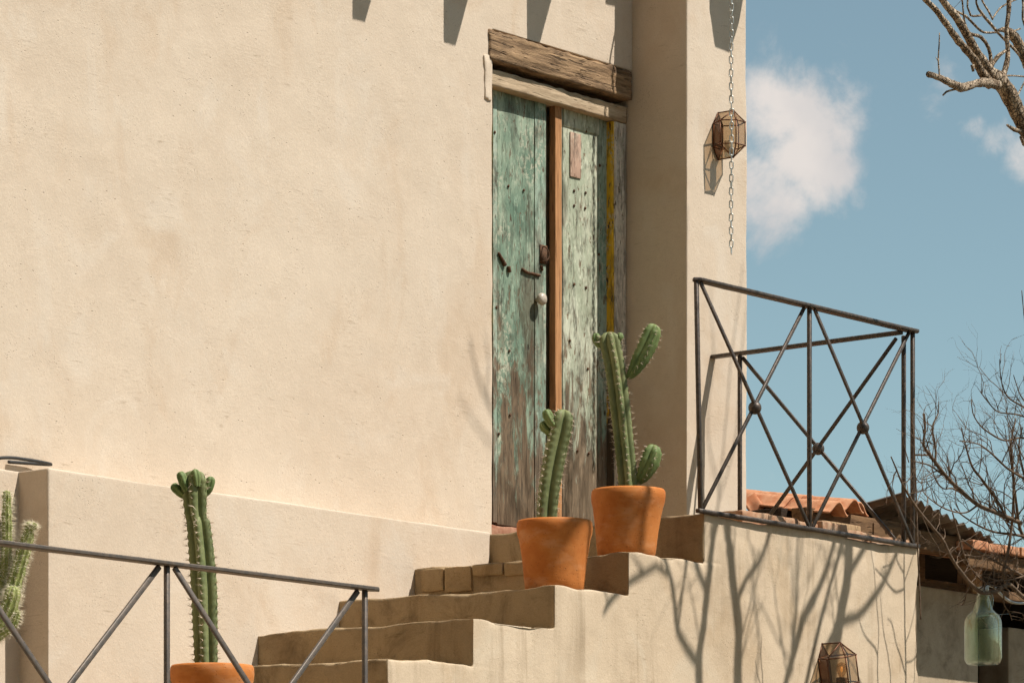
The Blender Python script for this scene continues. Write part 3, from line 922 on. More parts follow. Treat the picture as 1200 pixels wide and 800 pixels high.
flat_rail('top_rail', xl - .012, xr + .018, RY, rtop, .055, .014, tr_, M['iron'])
bar_obj('bottom_rail', (xl - .01, RY, rb), (xr + .05, RY, rb), .026, .019, M['iron'], tr_)
x_lt = Xv(816, 340, RY)
bar_obj('post', (xl + .012, RY, rb), (x_lt, RY, rtop), bw, bw, M['iron'], tr_, (1, 0, 0))
bar_obj('post', (xm, RY, rb), (xm, RY, rtop), bw, bw, M['iron'], tr_, (1, 0, 0))
bar_obj('post', (xr, RY, rb), (xr, RY, rtop), bw, bw, M['iron'], tr_, (1, 0, 0))
def cross(a0, a1, b0, b1, off, parent, mat, w_=.0175, ball=.030):
    """two flat bars that cross, one in front of the other, with a ball at the crossing"""
    a0, a1, b0, b1, off = map(Vector, (a0, a1, b0, b1, off))
    bar_obj('cross_bar', a0 + off, a1 + off, w_, .012, mat, parent, (a1 - a0).cross(off))
    bar_obj('cross_bar', b0 - off, b1 - off, w_, .012, mat, parent, (b1 - b0).cross(off))
    d1 = a1 - a0; d2 = b1 - b0; n = d1.cross(d2)
    t = (b0 - a0).cross(d2).dot(n) / n.dot(n); c = a0 + d1 * t
    if ball:
        V, Fc = sphere(c, ball, 16, 12); obj('ball_joint', V, Fc, mat, parent)


zt, zb = rtop - .002, rb + .01
cross((x_lt + .02, RY, zt), (xm - .015, RY, zb), (xm - .03, RY, zt), (xl + .035, RY, zb), (0, -.007, 0), tr_, M['iron'])
cross((xm + .03, RY, zt), (xr - .01, RY, zb), (xr - .02, RY, zt), (xm + .035, RY, zb), (0, -.007, 0), tr_, M['iron'])
sx = 1.297
bar_obj('side_rail', (sx, PY - .002, rtop - .012), (sx, RY + .03, rtop - .004), .045, .016, M['iron'], tr_)
yw = P(867, 500, x=sx).y; yc = RY + .05
bar_obj('post', (sx, yw, rb), (sx, yw, rtop - .02), bw, bw, M['iron'], tr_, (1, 0, 0))
bar_obj('post', (xr - .0, yc, rb), (xr - .0, yc, rtop - .01), bw, bw, M['iron'], tr_, (1, 0, 0))
cross((sx, yw - .01, rtop - .03), (sx, yc, zb), (sx, yc, rtop - .03), (sx, yw - .01, zb), (.007, 0, 0), tr_, M['iron'])

# near railing, on the landing
NY = -2.14
nr = rail_set('landing_railing', 'dark iron railing with crossed bars in front of the lower cacti', (-4.5, NY, 2.05))
nx1, nx0 = Xv(427.5, 740, NY), Xv(195.5, 740, NY)
nz = P(427, 691, y=NY).z; stepx = nx1 - nx0
flat_rail('top_rail', nx0 - stepx * 2 - .05, nx1 + .05, NY, nz, .055, .014, nr, M['iron_lo'], .035)
bar_obj('bottom_rail', (nx0 - stepx * 2 - .05, NY, 2.12), (nx1 + .03, NY, 2.12), .03, .024, M['iron_lo'], nr)
for i in range(4):
    x = nx1 - stepx * i
    bar_obj('post', (x, NY, 2.03), (x, NY, nz), bw, bw, M['iron_lo'], nr, (1, 0, 0))
    if i < 3:
        cross((x - stepx + .03, NY, nz - .004), (x - .02, NY, 2.13), (x - .03, NY, nz - .004), (x - stepx + .02, NY, 2.13), (0, -.007, 0), nr, M['iron_lo'], .021)

# ------------------------------------------------------------------ potted cacti
random.seed(4)
POT = [(.0, .0), (.118, .0), (.124, .006), (.130, .05), (.137, .12), (.146, .185), (.153, .225), (.160, .25), (.1625, .275), (.161, .296), (.156, .305),
       (.149, .305), (.144, .298), (.142, .27), (.138, .262)]


def make_pot(t, c, tilt=(0, 0), s=1.0, seed=0):
    V, Fc = lathe([(r * s, z * s) for r, z in POT], 56)
    W = []
    for x, y, z in V:
        q = Vector((x, y, z)) * 9 + Vector((seed, 0, 0)); k = 1 + .010 * noise.noise(q) + .008 * noise.noise(q * .5)
        W.append((c[0] + x * k + tilt[0] * z, c[1] + y * k + tilt[1] * z, c[2] + z))
    obj('pot', W, Fc, M['pot'], t)
    n = 24; V = [(c[0] + tilt[0] * .265, c[1] + tilt[1] * .265, c[2] + .272 * s)]; Fc = []
    for ring in range(1, 5):
        for k in range(n):
            a = 2 * math.pi * k / n; r = .143 * s * ring / 4
            V.append((c[0] + r * math.cos(a) + tilt[0] * .265, c[1] + r * math.sin(a) + tilt[1] * .265, c[2] + .266 * s + .010 * noise.noise(Vector((r * 30, a * 2, seed)))))
    for k in range(n): Fc.append((0, 1 + k, 1 + (k + 1) % n))
    for ring in range(3):
        for k in range(n):
            a = 1 + ring * n; Fc.append((a + k, a + n + k, a + n + (k + 1) % n, a + (k + 1) % n))
    obj('soil', V, Fc, M['soil'], t)


def ribbed(pts, rad, ribs=6, groove=.40, phase=0.0, twist=0.0, areole=.035, wavy=.06, sides=10, dome=1.0, spines=None, sp_len=.022, sp_n=3, power=.8):
    """a ribbed cactus stem swept along pts; rad = crest radius; collects spines"""
    step = .009
    q, r = catmull(pts, rad, step)
    # rounded tip
    tot = [0]
    for i in range(1, len(q)): tot.append(tot[-1] + (q[i] - q[i - 1]).length)
    Lg = tot[-1]; rt = rad[-1] * dome
    n = ribs * sides
    V = []; Fc = []
    t, u, v = frame(q[1] - q[0])
    ring = []
    # finer steps inside the dome
    P2 = []; R2 = []; S2 = []
    for i in range(len(q)):
        if tot[i] < Lg - rt: P2.append(q[i]); R2.append(r[i]); S2.append(tot[i])
    tip_dir = (q[-1] - q[-2]).normalized(); base = P2[-1] if P2 else q[0]
    rb_ = R2[-1]
    for a in range(1, 11):
        th = a / 10 * math.pi / 2
        P2.append(base + tip_dir * rt * math.sin(th)); R2.append(rb_ * max(math.cos(th) ** .8, .02)); S2.append(S2[-1] if a == 1 else S2[-1])
        S2[-1] = (Lg - rt) + rt * math.sin(th)
    m_ = len(P2); nextsp = [random.uniform(0, areole) for _ in range(ribs)]
    for i in range(m_):
        d = (P2[min(i + 1, m_ - 1)] - P2[max(i - 1, 0)])
        d = d.normalized() if d.length > 1e-9 else tip_dir
        u = (u - d * u.dot(d)).normalized(); v = d.cross(u)
        for k in range(n):
            a = 2 * math.pi * k / n
            c = abs(math.cos(ribs * a / 2))
            prof = (1 - groove) + groove * c ** power
            wv = 1 + wavy * c ** 4 * math.cos(2 * math.pi * S2[i] / areole)
            rr = R2[i] * prof * wv
            aa = a + phase + twist * S2[i]
            dv = u * math.cos(aa) + v * math.sin(aa)
            V.append(P2[i] + dv * rr)
        if spines is not None:
            for kk in range(ribs):
                if S2[i] >= nextsp[kk]:
                    nextsp[kk] += areole
                    aa = 2 * math.pi * kk / ribs + phase + twist * S2[i]
                    dv = u * math.cos(aa) + v * math.sin(aa)
                    o0 = P2[i] + dv * R2[i] * .99
                    for _ in range(sp_n):
                        dd = (dv + Vector((random.gauss(0, .45), random.gauss(0, .45), random.gauss(0, .4)))).normalized()
                        l = sp_len * random.uniform(.5, 1.2)
                        spines.append((o0, o0 + dd * l))
    for i in range(m_ - 1):
        for k in range(n):
            k2 = (k + 1) % n
            Fc.append((i * n + k, i * n + k2, (i + 1) * n + k2, (i + 1) * n + k))
    Fc.append(tuple(range((m_ - 1) * n, m_ * n)))
    return V, Fc


def add_spines(t, sp, mat, r=.0011):
    V = []; Fc = []
    for a, b in sp:
        _, u, v = frame(b - a); i = len(V)
        V += [a + u * r, a - u * r * .5 + v * r * .87, a - u * r * .5 - v * r * .87, b]
        Fc += [(i, i + 1, i + 3), (i + 1, i + 2, i + 3), (i + 2, i, i + 3)]
    if V:
        o = obj('spines', V, Fc, mat, t, False); o['kind'] = 'stuff'


def px_path(lst, d):
    """(u, v, radius px[, extra depth m]) -> points, radii at distance d"""
    pts = []; rad = []
    for e in lst:
        dd = d + (e[3] if len(e) > 3 else 0)
        pts.append(P(e[0], e[1], d=dd)); rad.append(e[2] * dd / F)
    return pts, rad


def potted(name, label, c, stems, buds, arms, tilt, seed, d, ribs=6, phase=0.0, s=1.0, thick=1.0):
    t = tag(empty(name, c), label, 'cactus', 'potted columnar cacti')
    make_pot(t, c, tilt, s, seed)
    sp = []
    for st in stems:
        pts, rad = px_path(st, d); rad = [x * thick for x in rad]; V, Fc = ribbed(pts, rad, ribs, .44, phase, .06, .030, .05, 12, 1.0, sp, .026, 5, 1.0)
        obj('stem', V, Fc, M['cactus'], t)
    for st in arms:
        pts, rad = px_path(st, d); V, Fc = ribbed(pts, rad, 5, .34, phase + .5, .2, .026, .05, 10, 1.25, sp, .022, 3)
        obj('arm', V, Fc, M['cactus_young'], t)
    for st in buds:
        pts, rad = px_path(st, d); V, Fc = ribbed(pts, rad, 5, .30, phase, 0, .02, .04, 6, 1.3, None)
        obj('bud', V, Fc, M['cactus_young'], t)
    add_spines(t, sp, M['spine'], .0012)
    return t


c1 = (-1.12, -1.24, SZ[2] + sag(-1.12, -1.24, SZ[2]) - .002); d1 = depth(c1)
potted('potted_cactus', 'short leaning cactus with two side buds in the front terracotta pot on the stairs', c1,
       [[(641, 622, 12.5), (641, 600, 12.5), (644, 570, 13), (650, 535, 13.5), (657, 503, 13.5), (661, 478, 13)]],
       [[(655, 503, 3, -.02), (648, 497, 6, -.03), (642, 487, 6.5, -.03), (639, 479, 6, -.03)], [(652, 510, 3), (644, 505, 6), (637, 498, 7), (633, 492, 6)]],
       [], (0.0, .0), 1, d1, 4, 2.243 - math.pi / 4 + .12, thick=1.12)
c2 = (-.60, -1.23, SZ[1] + sag(-.60, -1.23, SZ[1]) - .002); d2 = depth(c2)
potted('potted_cactus', 'tall cactus with a raised right arm in the rear terracotta pot on the stairs', c2,
       [[(736, 584, 13), (735, 560, 13), (731, 520, 13), (726, 475, 13.5), (720, 430, 13.5), (715, 405, 14), (713, 386, 14)]],
       [[(705, 408, 3), (701, 402, 5), (698, 394, 6), (697, 388, 5)], [(722, 402, 3), (726, 396, 5), (728, 388, 5)]],
       [[(735, 443, 2.5), (741, 436, 7), (750, 420, 11), (759, 402, 12), (768, 378, 10)],
        [(747, 566, 3), (753, 557, 9), (761, 541, 12.5), (767, 520, 10.5)]], (.03, -.02), 5, d2, 5, 2.35, thick=.92)
c3 = (-3.22, -1.2, SZ[6] + sag(-3.22, -1.2, SZ[6]) - .002); d3 = depth(c3)
potted('potted_cactus', 'upright cactus with a crown of buds in the terracotta pot behind the near railing', c3,
       [[(243, 800, 13.5), (242, 760, 14), (241, 725, 15), (240, 690, 15.5), (237, 650, 15), (234, 620, 14), (232, 600, 12.5)],
        [(233, 618, 11), (230, 600, 13), (229, 580, 14.5), (228, 566, 15), (228, 551, 14)]],
       [[(219, 584, 3), (211, 577, 5.5), (204, 570, 6), (200, 566, 5)], [(238, 582, 3), (244, 573, 5.5), (247, 562, 6), (248, 557, 5)],
        [(220, 575, 4, -.03), (215, 565, 6, -.03), (212, 556, 6, -.03), (210, 552, 5, -.03)], [(231, 570, 4, -.04), (230, 560, 6, -.04), (228, 549, 6, -.04)]],
       [], (0, 0), 9, d3, 5, 2.243 - .2, thick=1.06)
# woolly cactus at the left edge of the view
c4 = (-4.48, -1.20, SZ[8] + sag(-4.48, -1.20, SZ[8]) - .002); d4 = depth(c4)
t = tag(empty('hairy_cactus', c4), 'pale hairy many-armed cactus at the foot of the base wall corner', 'cactus')
make_pot(t, c4, (0, 0), 1.05, 13)
sp = []
for st in ([(-30, 890, 15), (-28, 820, 15), (-20, 765, 14), (-6, 720, 13), (4, 685, 12), (6, 660, 11), (6, 648, 10)], [(7, 680, 7, -.02), (8, 640, 6.5, -.02), (8, 600, 6, -.02), (8, 573, 4, -.02)],
           [(-8, 738, 9, -.05), (8, 715, 9, -.05), (18, 680, 9, -.05), (27, 648, 8.5, -.05), (33, 627, 7, -.05), (36, 607, 4, -.05)],
           [(35, 622, 3, -.06), (40, 616, 3.5, -.06), (42, 609, 3, -.06)],
           [(-14, 748, 8, -.07), (2, 741, 7, -.08), (13, 733, 6, -.08), (19, 722, 5, -.08), (20, 713, 3.5, -.08)],
           [(-10, 700, 10), (-8, 660, 10), (-5, 625, 8), (-3, 607, 5)], [(-32, 760, 12), (-34, 700, 12), (-36, 650, 9)], [(-4, 735, 10, -.08), (8, 718, 10, -.08), (14, 700, 10, -.08), (16, 684, 8, -.08)]):
    pts, rad = px_path(st, d4)
    V, Fc = ribbed(pts, rad, 10, .22, .1, .3, .012, .10, 5, 1.3, sp, .024, 7)
    obj('arm', V, Fc, M['cactus_hairy'], t)
add_spines(t, sp, M['hair'], .00045)

# ------------------------------------------------------------------ lanterns
def lantern(label, origin, s=1.0, lean=0.0, has_bulb=False):
    """six-sided copper and glass lantern hung flat against a wall facing -Y; origin = centre of its back"""
    t = tag(empty('wall_lantern', origin), label, 'lantern', 'wall lanterns')
    Rr = .077 * s; hh = .057 * s; tip = .057 * s
    hexp = [(-Rr / 2, 0), (-Rr, -.866 * Rr), (-Rr / 2, -1.732 * Rr), (Rr / 2, -1.732 * Rr), (Rr, -.866 * Rr), (Rr / 2, 0)]
    ca, sa = math.cos(lean), math.sin(lean)
    def W(x, y, z): return Vector((origin[0] + x * ca + z * sa, origin[1] + y - .006, origin[2] - x * sa + z * ca))
    up = [W(x, y, hh) for x, y in hexp]; lo = [W(x, y, -hh) for x, y in hexp]
    rid = {1: [W(0, 0, hh + tip), W(0, -1.17 * Rr, hh + tip)], -1: [W(0, 0, -hh - tip), W(0, -1.17 * Rr, -hh - tip)]}
    segs = [(up[i], up[(i + 1) % 6]) for i in range(6)] + [(lo[i], lo[(i + 1) % 6]) for i in range(6)] + [(up[i], lo[i]) for i in range(6)]
    caps = []
    for sg, ring in ((1, up), (-1, lo)):
        b, f = rid[sg]; segs.append((b, f))
        segs += [(ring[0], b), (ring[5], b), (ring[1], f), (ring[2], f), (ring[3], f), (ring[4], f)]
        caps += [(ring[0], ring[1], f, b), (ring[1], ring[2], f), (ring[2], ring[3], f), (ring[3], ring[4], f), (ring[4], ring[5], b, f)]
    mb = MB(); rd = .0032 * s
    for a, b in segs: mb.add(*tube([a, b], [rd, rd], 6))
    for p in up + lo + rid[1] + rid[-1]: mb.add(*sphere(p, rd * 1.5, 6, 4))
    obj('frame', mb.V, mb.F, M['copper'], t)
    pl = [W(-Rr / 2, .004, hh), W(-Rr / 2, .004, -hh), W(0, .004, -hh - tip), W(Rr / 2, .004, -hh), W(Rr / 2, .004, hh), W(0, .004, hh + tip)]
    pf = [p + Vector((0, -.003, 0)) for p in pl]
    obj('back_plate', pl + pf, [(0, 1, 2, 3, 4, 5), (11, 10, 9, 8, 7, 6)] + [(i, 6 + i, 6 + (i + 1) % 6, (i + 1) % 6) for i in range(6)], M['copper'], t, False)
    for i in range(5):
        obj('pane', [up[i], up[i + 1], lo[i + 1], lo[i]], [(0, 1, 2, 3)], M['pane'], t, False)
    for c in caps: obj('pane', list(c), [tuple(range(len(c)))], M['pane'], t, False)
    cc = W(0, -.85 * Rr, -hh - tip * .9)
    V, Fc = lathe([(0, 0), (.024 * s, 0), (.024 * s, .075 * s), (.02 * s, .078 * s), (0, .078 * s)], 16, cc)
    o = obj('bulb_holder' if has_bulb else 'candle', V, Fc, M['rust'] if has_bulb else M['candle'], t)
    if has_bulb:
        V, Fc = lathe([(.010 * s, 0), (.014 * s, .012 * s), (.022 * s, .03 * s), (.023 * s, .042 * s), (.016 * s, .058 * s), (0, .064 * s)], 16, cc + Vector((0, 0, .078 * s)))
        obj('bulb', V, Fc, M['pane'], t)
        V, Fc = sphere(cc + Vector((0, 0, .112 * s)), .0075 * s, 8, 6, (.7, .7, 1.6)); obj('orange_bead', V, Fc, M['bulb'], t)
        q, r_ = catmull([W(-Rr * .9, -.012, -.02), W(-Rr * 1.05, -.014, -.05), W(-Rr * 1.25, -.016, -.07), W(-Rr * 1.15, -.016, -.09), W(-Rr * .9, -.014, -.085), W(-Rr * .75, -.010, -.06)], [.0025] * 6, .006)
        V, Fc = tube(q, r_, 6); obj('hanging_ring', V, Fc, M['chain'], t)
    return t


lc = P(840.5, 160, y=PY)
lantern('copper and glass lantern on the pillar beside the chain', lc, 1.0)
lc = P(966, 786, y=SY0)
lantern('copper and glass lantern leaning on the terrace wall in branch shadows', lc, 1.1, R(-12), True)

# ------------------------------------------------------------------ chain
cb = Vector((1.156, -.543, 5.214))
ch = tag(empty('hanging_chain', (cb.x, cb.y, cb.z)), 'pale steel chain hanging in front of the pillar and its lantern', 'chain')
def link_mesh():
    a, b = .0085, .019; pts = []
    for k in range(24):
        th = 2 * math.pi * k / 24
        x = a * math.cos(th); z = (b - a) * (1 if math.sin(th) >= 0 else -1) + a * math.sin(th)
        pts.append(Vector((x, 0, z)))
    V = []; Fc = []; n = len(pts); sd = 6
    for i, p in enumerate(pts):
        d = (pts[(i + 1) % n] - pts[i - 1]).normalized(); u = Vector((0, 1, 0)); v = d.cross(u)
        for k in range(sd):
            t_ = 2 * math.pi * k / sd; V.append(p + (u * math.cos(t_) + v * math.sin(t_)) * .0028)
    for i in range(n):
        for k in range(sd): Fc.append((i * sd + k, ((i + 1) % n) * sd + k, ((i + 1) % n) * sd + (k + 1) % sd, i * sd + (k + 1) % sd))
    return mesh('chain_link', V, Fc, M['chain'])


lm = link_mesh(); zc = cb.z + .019; k = 0; rr = random.Random(8)
while zc < 7.05:
    o = link('chain_link', lm, ch, (cb.x + .002 * math.sin(zc * 9), cb.y, zc)); o.rotation_euler = (rr.uniform(-.06, .06), rr.uniform(-.06, .06), R(40 + 90 * (k % 2)) + rr.uniform(-.3, .3))
    zc += .0315; k += 1
q, r_ = catmull([Vector((cb.x, cb.y, 7.04)), Vector((cb.x, cb.y + .0, 7.10)), Vector((cb.x + .02, PY - .02, 7.13)), Vector((cb.x + .03, PY + .05, 7.13))], [.006] * 4, .01)
V, Fc = tube(q, r_, 8); obj('wall_hook', V, Fc, M['iron'], ch)

# black cable lying on the ledge
q, r_ = catmull([Vector(P(u, v, y=yy)) for u, v, yy in ((-40, 541, -.03), (5, 536, -.04), (30, 538, -.05), (48, 541, -.06), (60, 544, -.04), (40, 543, -.02), (10, 541, -.015))], [.007] * 7, .02)
q = [Vector((p.x, p.y, max(p.z, TZ + .012))) for p in q]
V, Fc = tube(q, r_, 8); tag(obj('cable', V, Fc, M['black']), 'black cable lying on the ledge of the base wall', 'cable')

# ------------------------------------------------------------------ neighbouring shed
shed = tag(empty('tiled_shed', (3, 0, 0)), 'open shed with terracotta tiles and corrugated sheet behind the terrace', 'shed')
def s_tile():
    """S-shaped roof tile, 0.22 wide, 0.42 long, lying along -Y, thick"""
    prof = []
    for i in range(17):
        t = i / 16; x = -.115 + .23 * t
        z = .038 * math.sin(2 * math.pi * (t - .25) * 1.0) 
        prof.append((x, z))
    V = []; Fc = []; n = len(prof); th = .014
    for y in (0, -.14, -.28, -.42):
        for x, z in prof: V.append((x, y, z))
        for x, z in prof: V.append((x, y, z - th))
    for s in range(3):
        a = s * 2 * n; b = a + 2 * n
        for i in range(n - 1):
            Fc.append((a + i, b + i, b + i + 1, a + i + 1)); Fc.append((a + n + i, a + n + i + 1, b + n + i + 1, b + n + i))
        Fc.append((a, a + n, b + n, b)); Fc.append((a + n - 1, b + n - 1, b + 2 * n - 1, a + 2 * n - 1))
    for a, fl in ((0, 0), (6 * n, 1)):
        for i in range(n - 1):
            f = (a + i, a + i + 1, a + n + i + 1, a + n + i); Fc.append(f[::-1] if fl else f)
    return mesh('roof_tile', V, Fc, M['tile'])


tm = s_tile(); rr = random.Random(2)
p0 = P(984, 600, x=1.76)
for cx_, (dx, dy, dz) in enumerate(((0, 0, 0), (.165, .03, .028), (.33, .10, .040), (.495, .2, .04))):
    for row in range(3):
        o = link('roof_tile', tm, shed, (1.76 + dx + rr.uniform(-.004, .004), p0.y + .33 + dy + row * .28 + rr.uniform(-.012, .012), p0.z + .03 + dz + .045 * (row + 1) + rr.uniform(-.004, .004)))
        o.rotation_euler = (R(8.5) + rr.uniform(-.015, .015), rr.uniform(-.03, .03), rr.uniform(-.02, .02)); o.scale = (.76, .80, .76)
pq = P(884, 596, x=1.66)
o = link('roof_tile', tm, shed, (pq.x, pq.y + .02, pq.z + .07)); o.rotation_euler = (R(62), R(-20), R(10)); o.scale = (.5, .34, .6)
# corrugated sheet
A = P(990, 597, x=2.3); B = P(1057, 578, x=2.3); Cc = P(1166, 634, y=B.y); Dd = A + (Cc - B)
V = []; Fc = []; nu, nv = 120, 4
nrm = (B - A).cross(Cc - B).normalized()
for th in (0, .004):
    for i in range(nu + 1):
        for j in range(nv + 1):
            p = A + (B - A) * (j / nv * 1.0) + (Dd - A) * (i / nu)
            V.append(p + nrm * (.013 * math.sin(i / nu * 2 * math.pi * 11) + th + .004 * noise.noise(p * 3)))
m2 = (nu + 1) * (nv + 1)
for i in range(nu):
    for j in range(nv):
        a = i * (nv + 1) + j; f = (a, a + 1, a + nv + 2, a + nv + 1); Fc.append(f); Fc.append(tuple(x + m2 for x in f[::-1]))
obj('corrugated_sheet', V, Fc, M['sheet'], shed)
ey = B.y                                         # eave
wy = ey + .36                                    # wall below it
# timbers
def wbox(name, mat, x0, x1, y0, y1, z0, z1, bw_=.006, j=.003, seed=0):
    me = bevel_mesh(name, *box(x0, x1, y0, y1, z0, z1), mat, bw_, 2, j, 3, seed); return link(name, me, shed)


wz = P(1110, 690, y=wy).z
xw = P(1147, 740, y=wy).x
wbox('rafter', M['shed_wood'], 1.62, 2.6, p0.y + .10, p0.y + .19, p0.z - .12, p0.z + .022)
wbox('rafter', M['shed_wood'], 2.2, 3.6, ey + .10, ey + .2, P(1090, 640, y=ey).z, P(1090, 618, y=ey).z)
wbox('beam', M['post_wood'], 1.66, 1.98, p0.y + .02, p0.y + .10, p0.z - .125, p0.z - .045)
wbox('roof_boards', M['dark_wood'], 1.62, 3.3, p0.y + .25, 2.2, p0.z - .02, p0.z + .03)
wbox('roof_boards', M['dark_wood'], 3.302, 6.5, wy + .1, 2.2, p0.z - .02, p0.z + .02)
wbox('back_wall', M['dark_wood'], 1.62, 6.5, 2.1, 2.2, 0, p0.z - .03)
o = wbox('side_wall', M['dark_wood'], 6.4, 6.5, wy, 2.1, 0, p0.z - .03)
wbox('wall', M['shed_wall'], 1.60, xw, wy, wy + .2, 0, wz, .012, .004)
wbox('post', M['shed_wood'], P(1086, 640, y=wy).x, P(1094, 640, y=wy).x, wy + .05, wy + .15, wz - .02, P(1086, 600, y=wy).z)
px0, px1 = P(1144, 680, y=wy).x, P(1155, 680, y=wy).x
wbox('post', M['post_wood'], px0, px1, wy + .02, wy + .12, wz + .01, P(1150, 640, y=wy).z)
wbox('wall', M['shed_wall'], P(1182, 740, y=wy + .5).x, P(1290, 740, y=wy + .5).x, wy + .5, wy + .7, 0, P(1190, 735, y=wy + .5).z, .012, .004, 5)
wbox('sill', M['shed_wood'], 1.7, xw + .6, wy + .06, wy + .16, wz + .003, wz + .05)
# flat clay tiles along the further eave
fx = P(1140, 632, y=ey).x; fz = P(1140, 632, y=ey).z
for i in range(7):
    wbox('eave_tile', M['tile'], fx + i * .155, fx + i * .155 + .150, ey + rr.uniform(-.01, .01), ey + .34, fz - .045 + rr.uniform(-.004, .004), fz + rr.uniform(-.004, .004), .006, .003, i)
wbox('fascia', M['shed_wood'], fx, fx + 1.1, ey + .03, ey + .08, fz - .13, fz - .05)

# ------------------------------------------------------------------ bare tree above the terrace
SV = Vector(SUN)
def shadow_pts(lst, t0):
    """points of a limb whose shadow falls on the terrace wall at (u, v); t = metres from the wall towards the sun; radius px"""
    pts = []; rad = []
    for e in lst:
        t_ = t0 + (e[3] if len(e) > 3 else 0)
        p = P(e[0], e[1], y=SY0); pts.append(p + SV * t_); rad.append(e[2] * .5 * depth(p) / F)
    return pts, rad


tree = tag(empty('bare_tree', (0, 0, 0)), 'leafless grey tree whose limbs reach in at the upper right', 'tree')
tw = MB()
def limb(pts, rad, name='limb', sides=9, rough=.16, wob=.012, seed=0, parent=None, mat='bark', step=.05):
    q, r = catmull(pts, rad, step)
    q = [p + noise.noise_vector(p * 4 + Vector((seed, 0, 0))) * wob for p in q]
    V, Fc = tube(q, r, sides, rough, seed)
    obj(name, V, Fc, M[mat], parent or tree)
    return q, r


def twigs(mbk, p, d, length, r, rng, depth_=2, bend=.35, seg=.05, up=.0, sides=4):
    pts = [Vector(p)]; d = Vector(d).normalized(); n = max(3, int(length / seg))
    for i in range(n):
        d = (d + Vector((rng.gauss(0, bend * .35), rng.gauss(0, bend * .35), rng.gauss(0, bend * .35) + up * .1))).normalized()
        pts.append(pts[-1] + d * seg)
        if depth_ > 0 and i > 0 and rng.random() < .38:
            side_ = d.cross(Vector((rng.gauss(0, 1), rng.gauss(0, 1), rng.gauss(0, 1)))).normalized()
            twigs(mbk, pts[-1], d * .8 + side_ * .75, length * rng.uniform(.3, .65), r * .62 * (1 - .4 * i / n), rng, depth_ - 1, bend, seg * .85, up, 3)
    rad = [r * (1 - .7 * i / n) for i in range(n + 1)]
    # little swollen nodes
    rad = [x * (1.25 if rng.random() < .2 else 1) for x in rad]
    mbk.add(*tube(pts, rad, sides, cap=False))


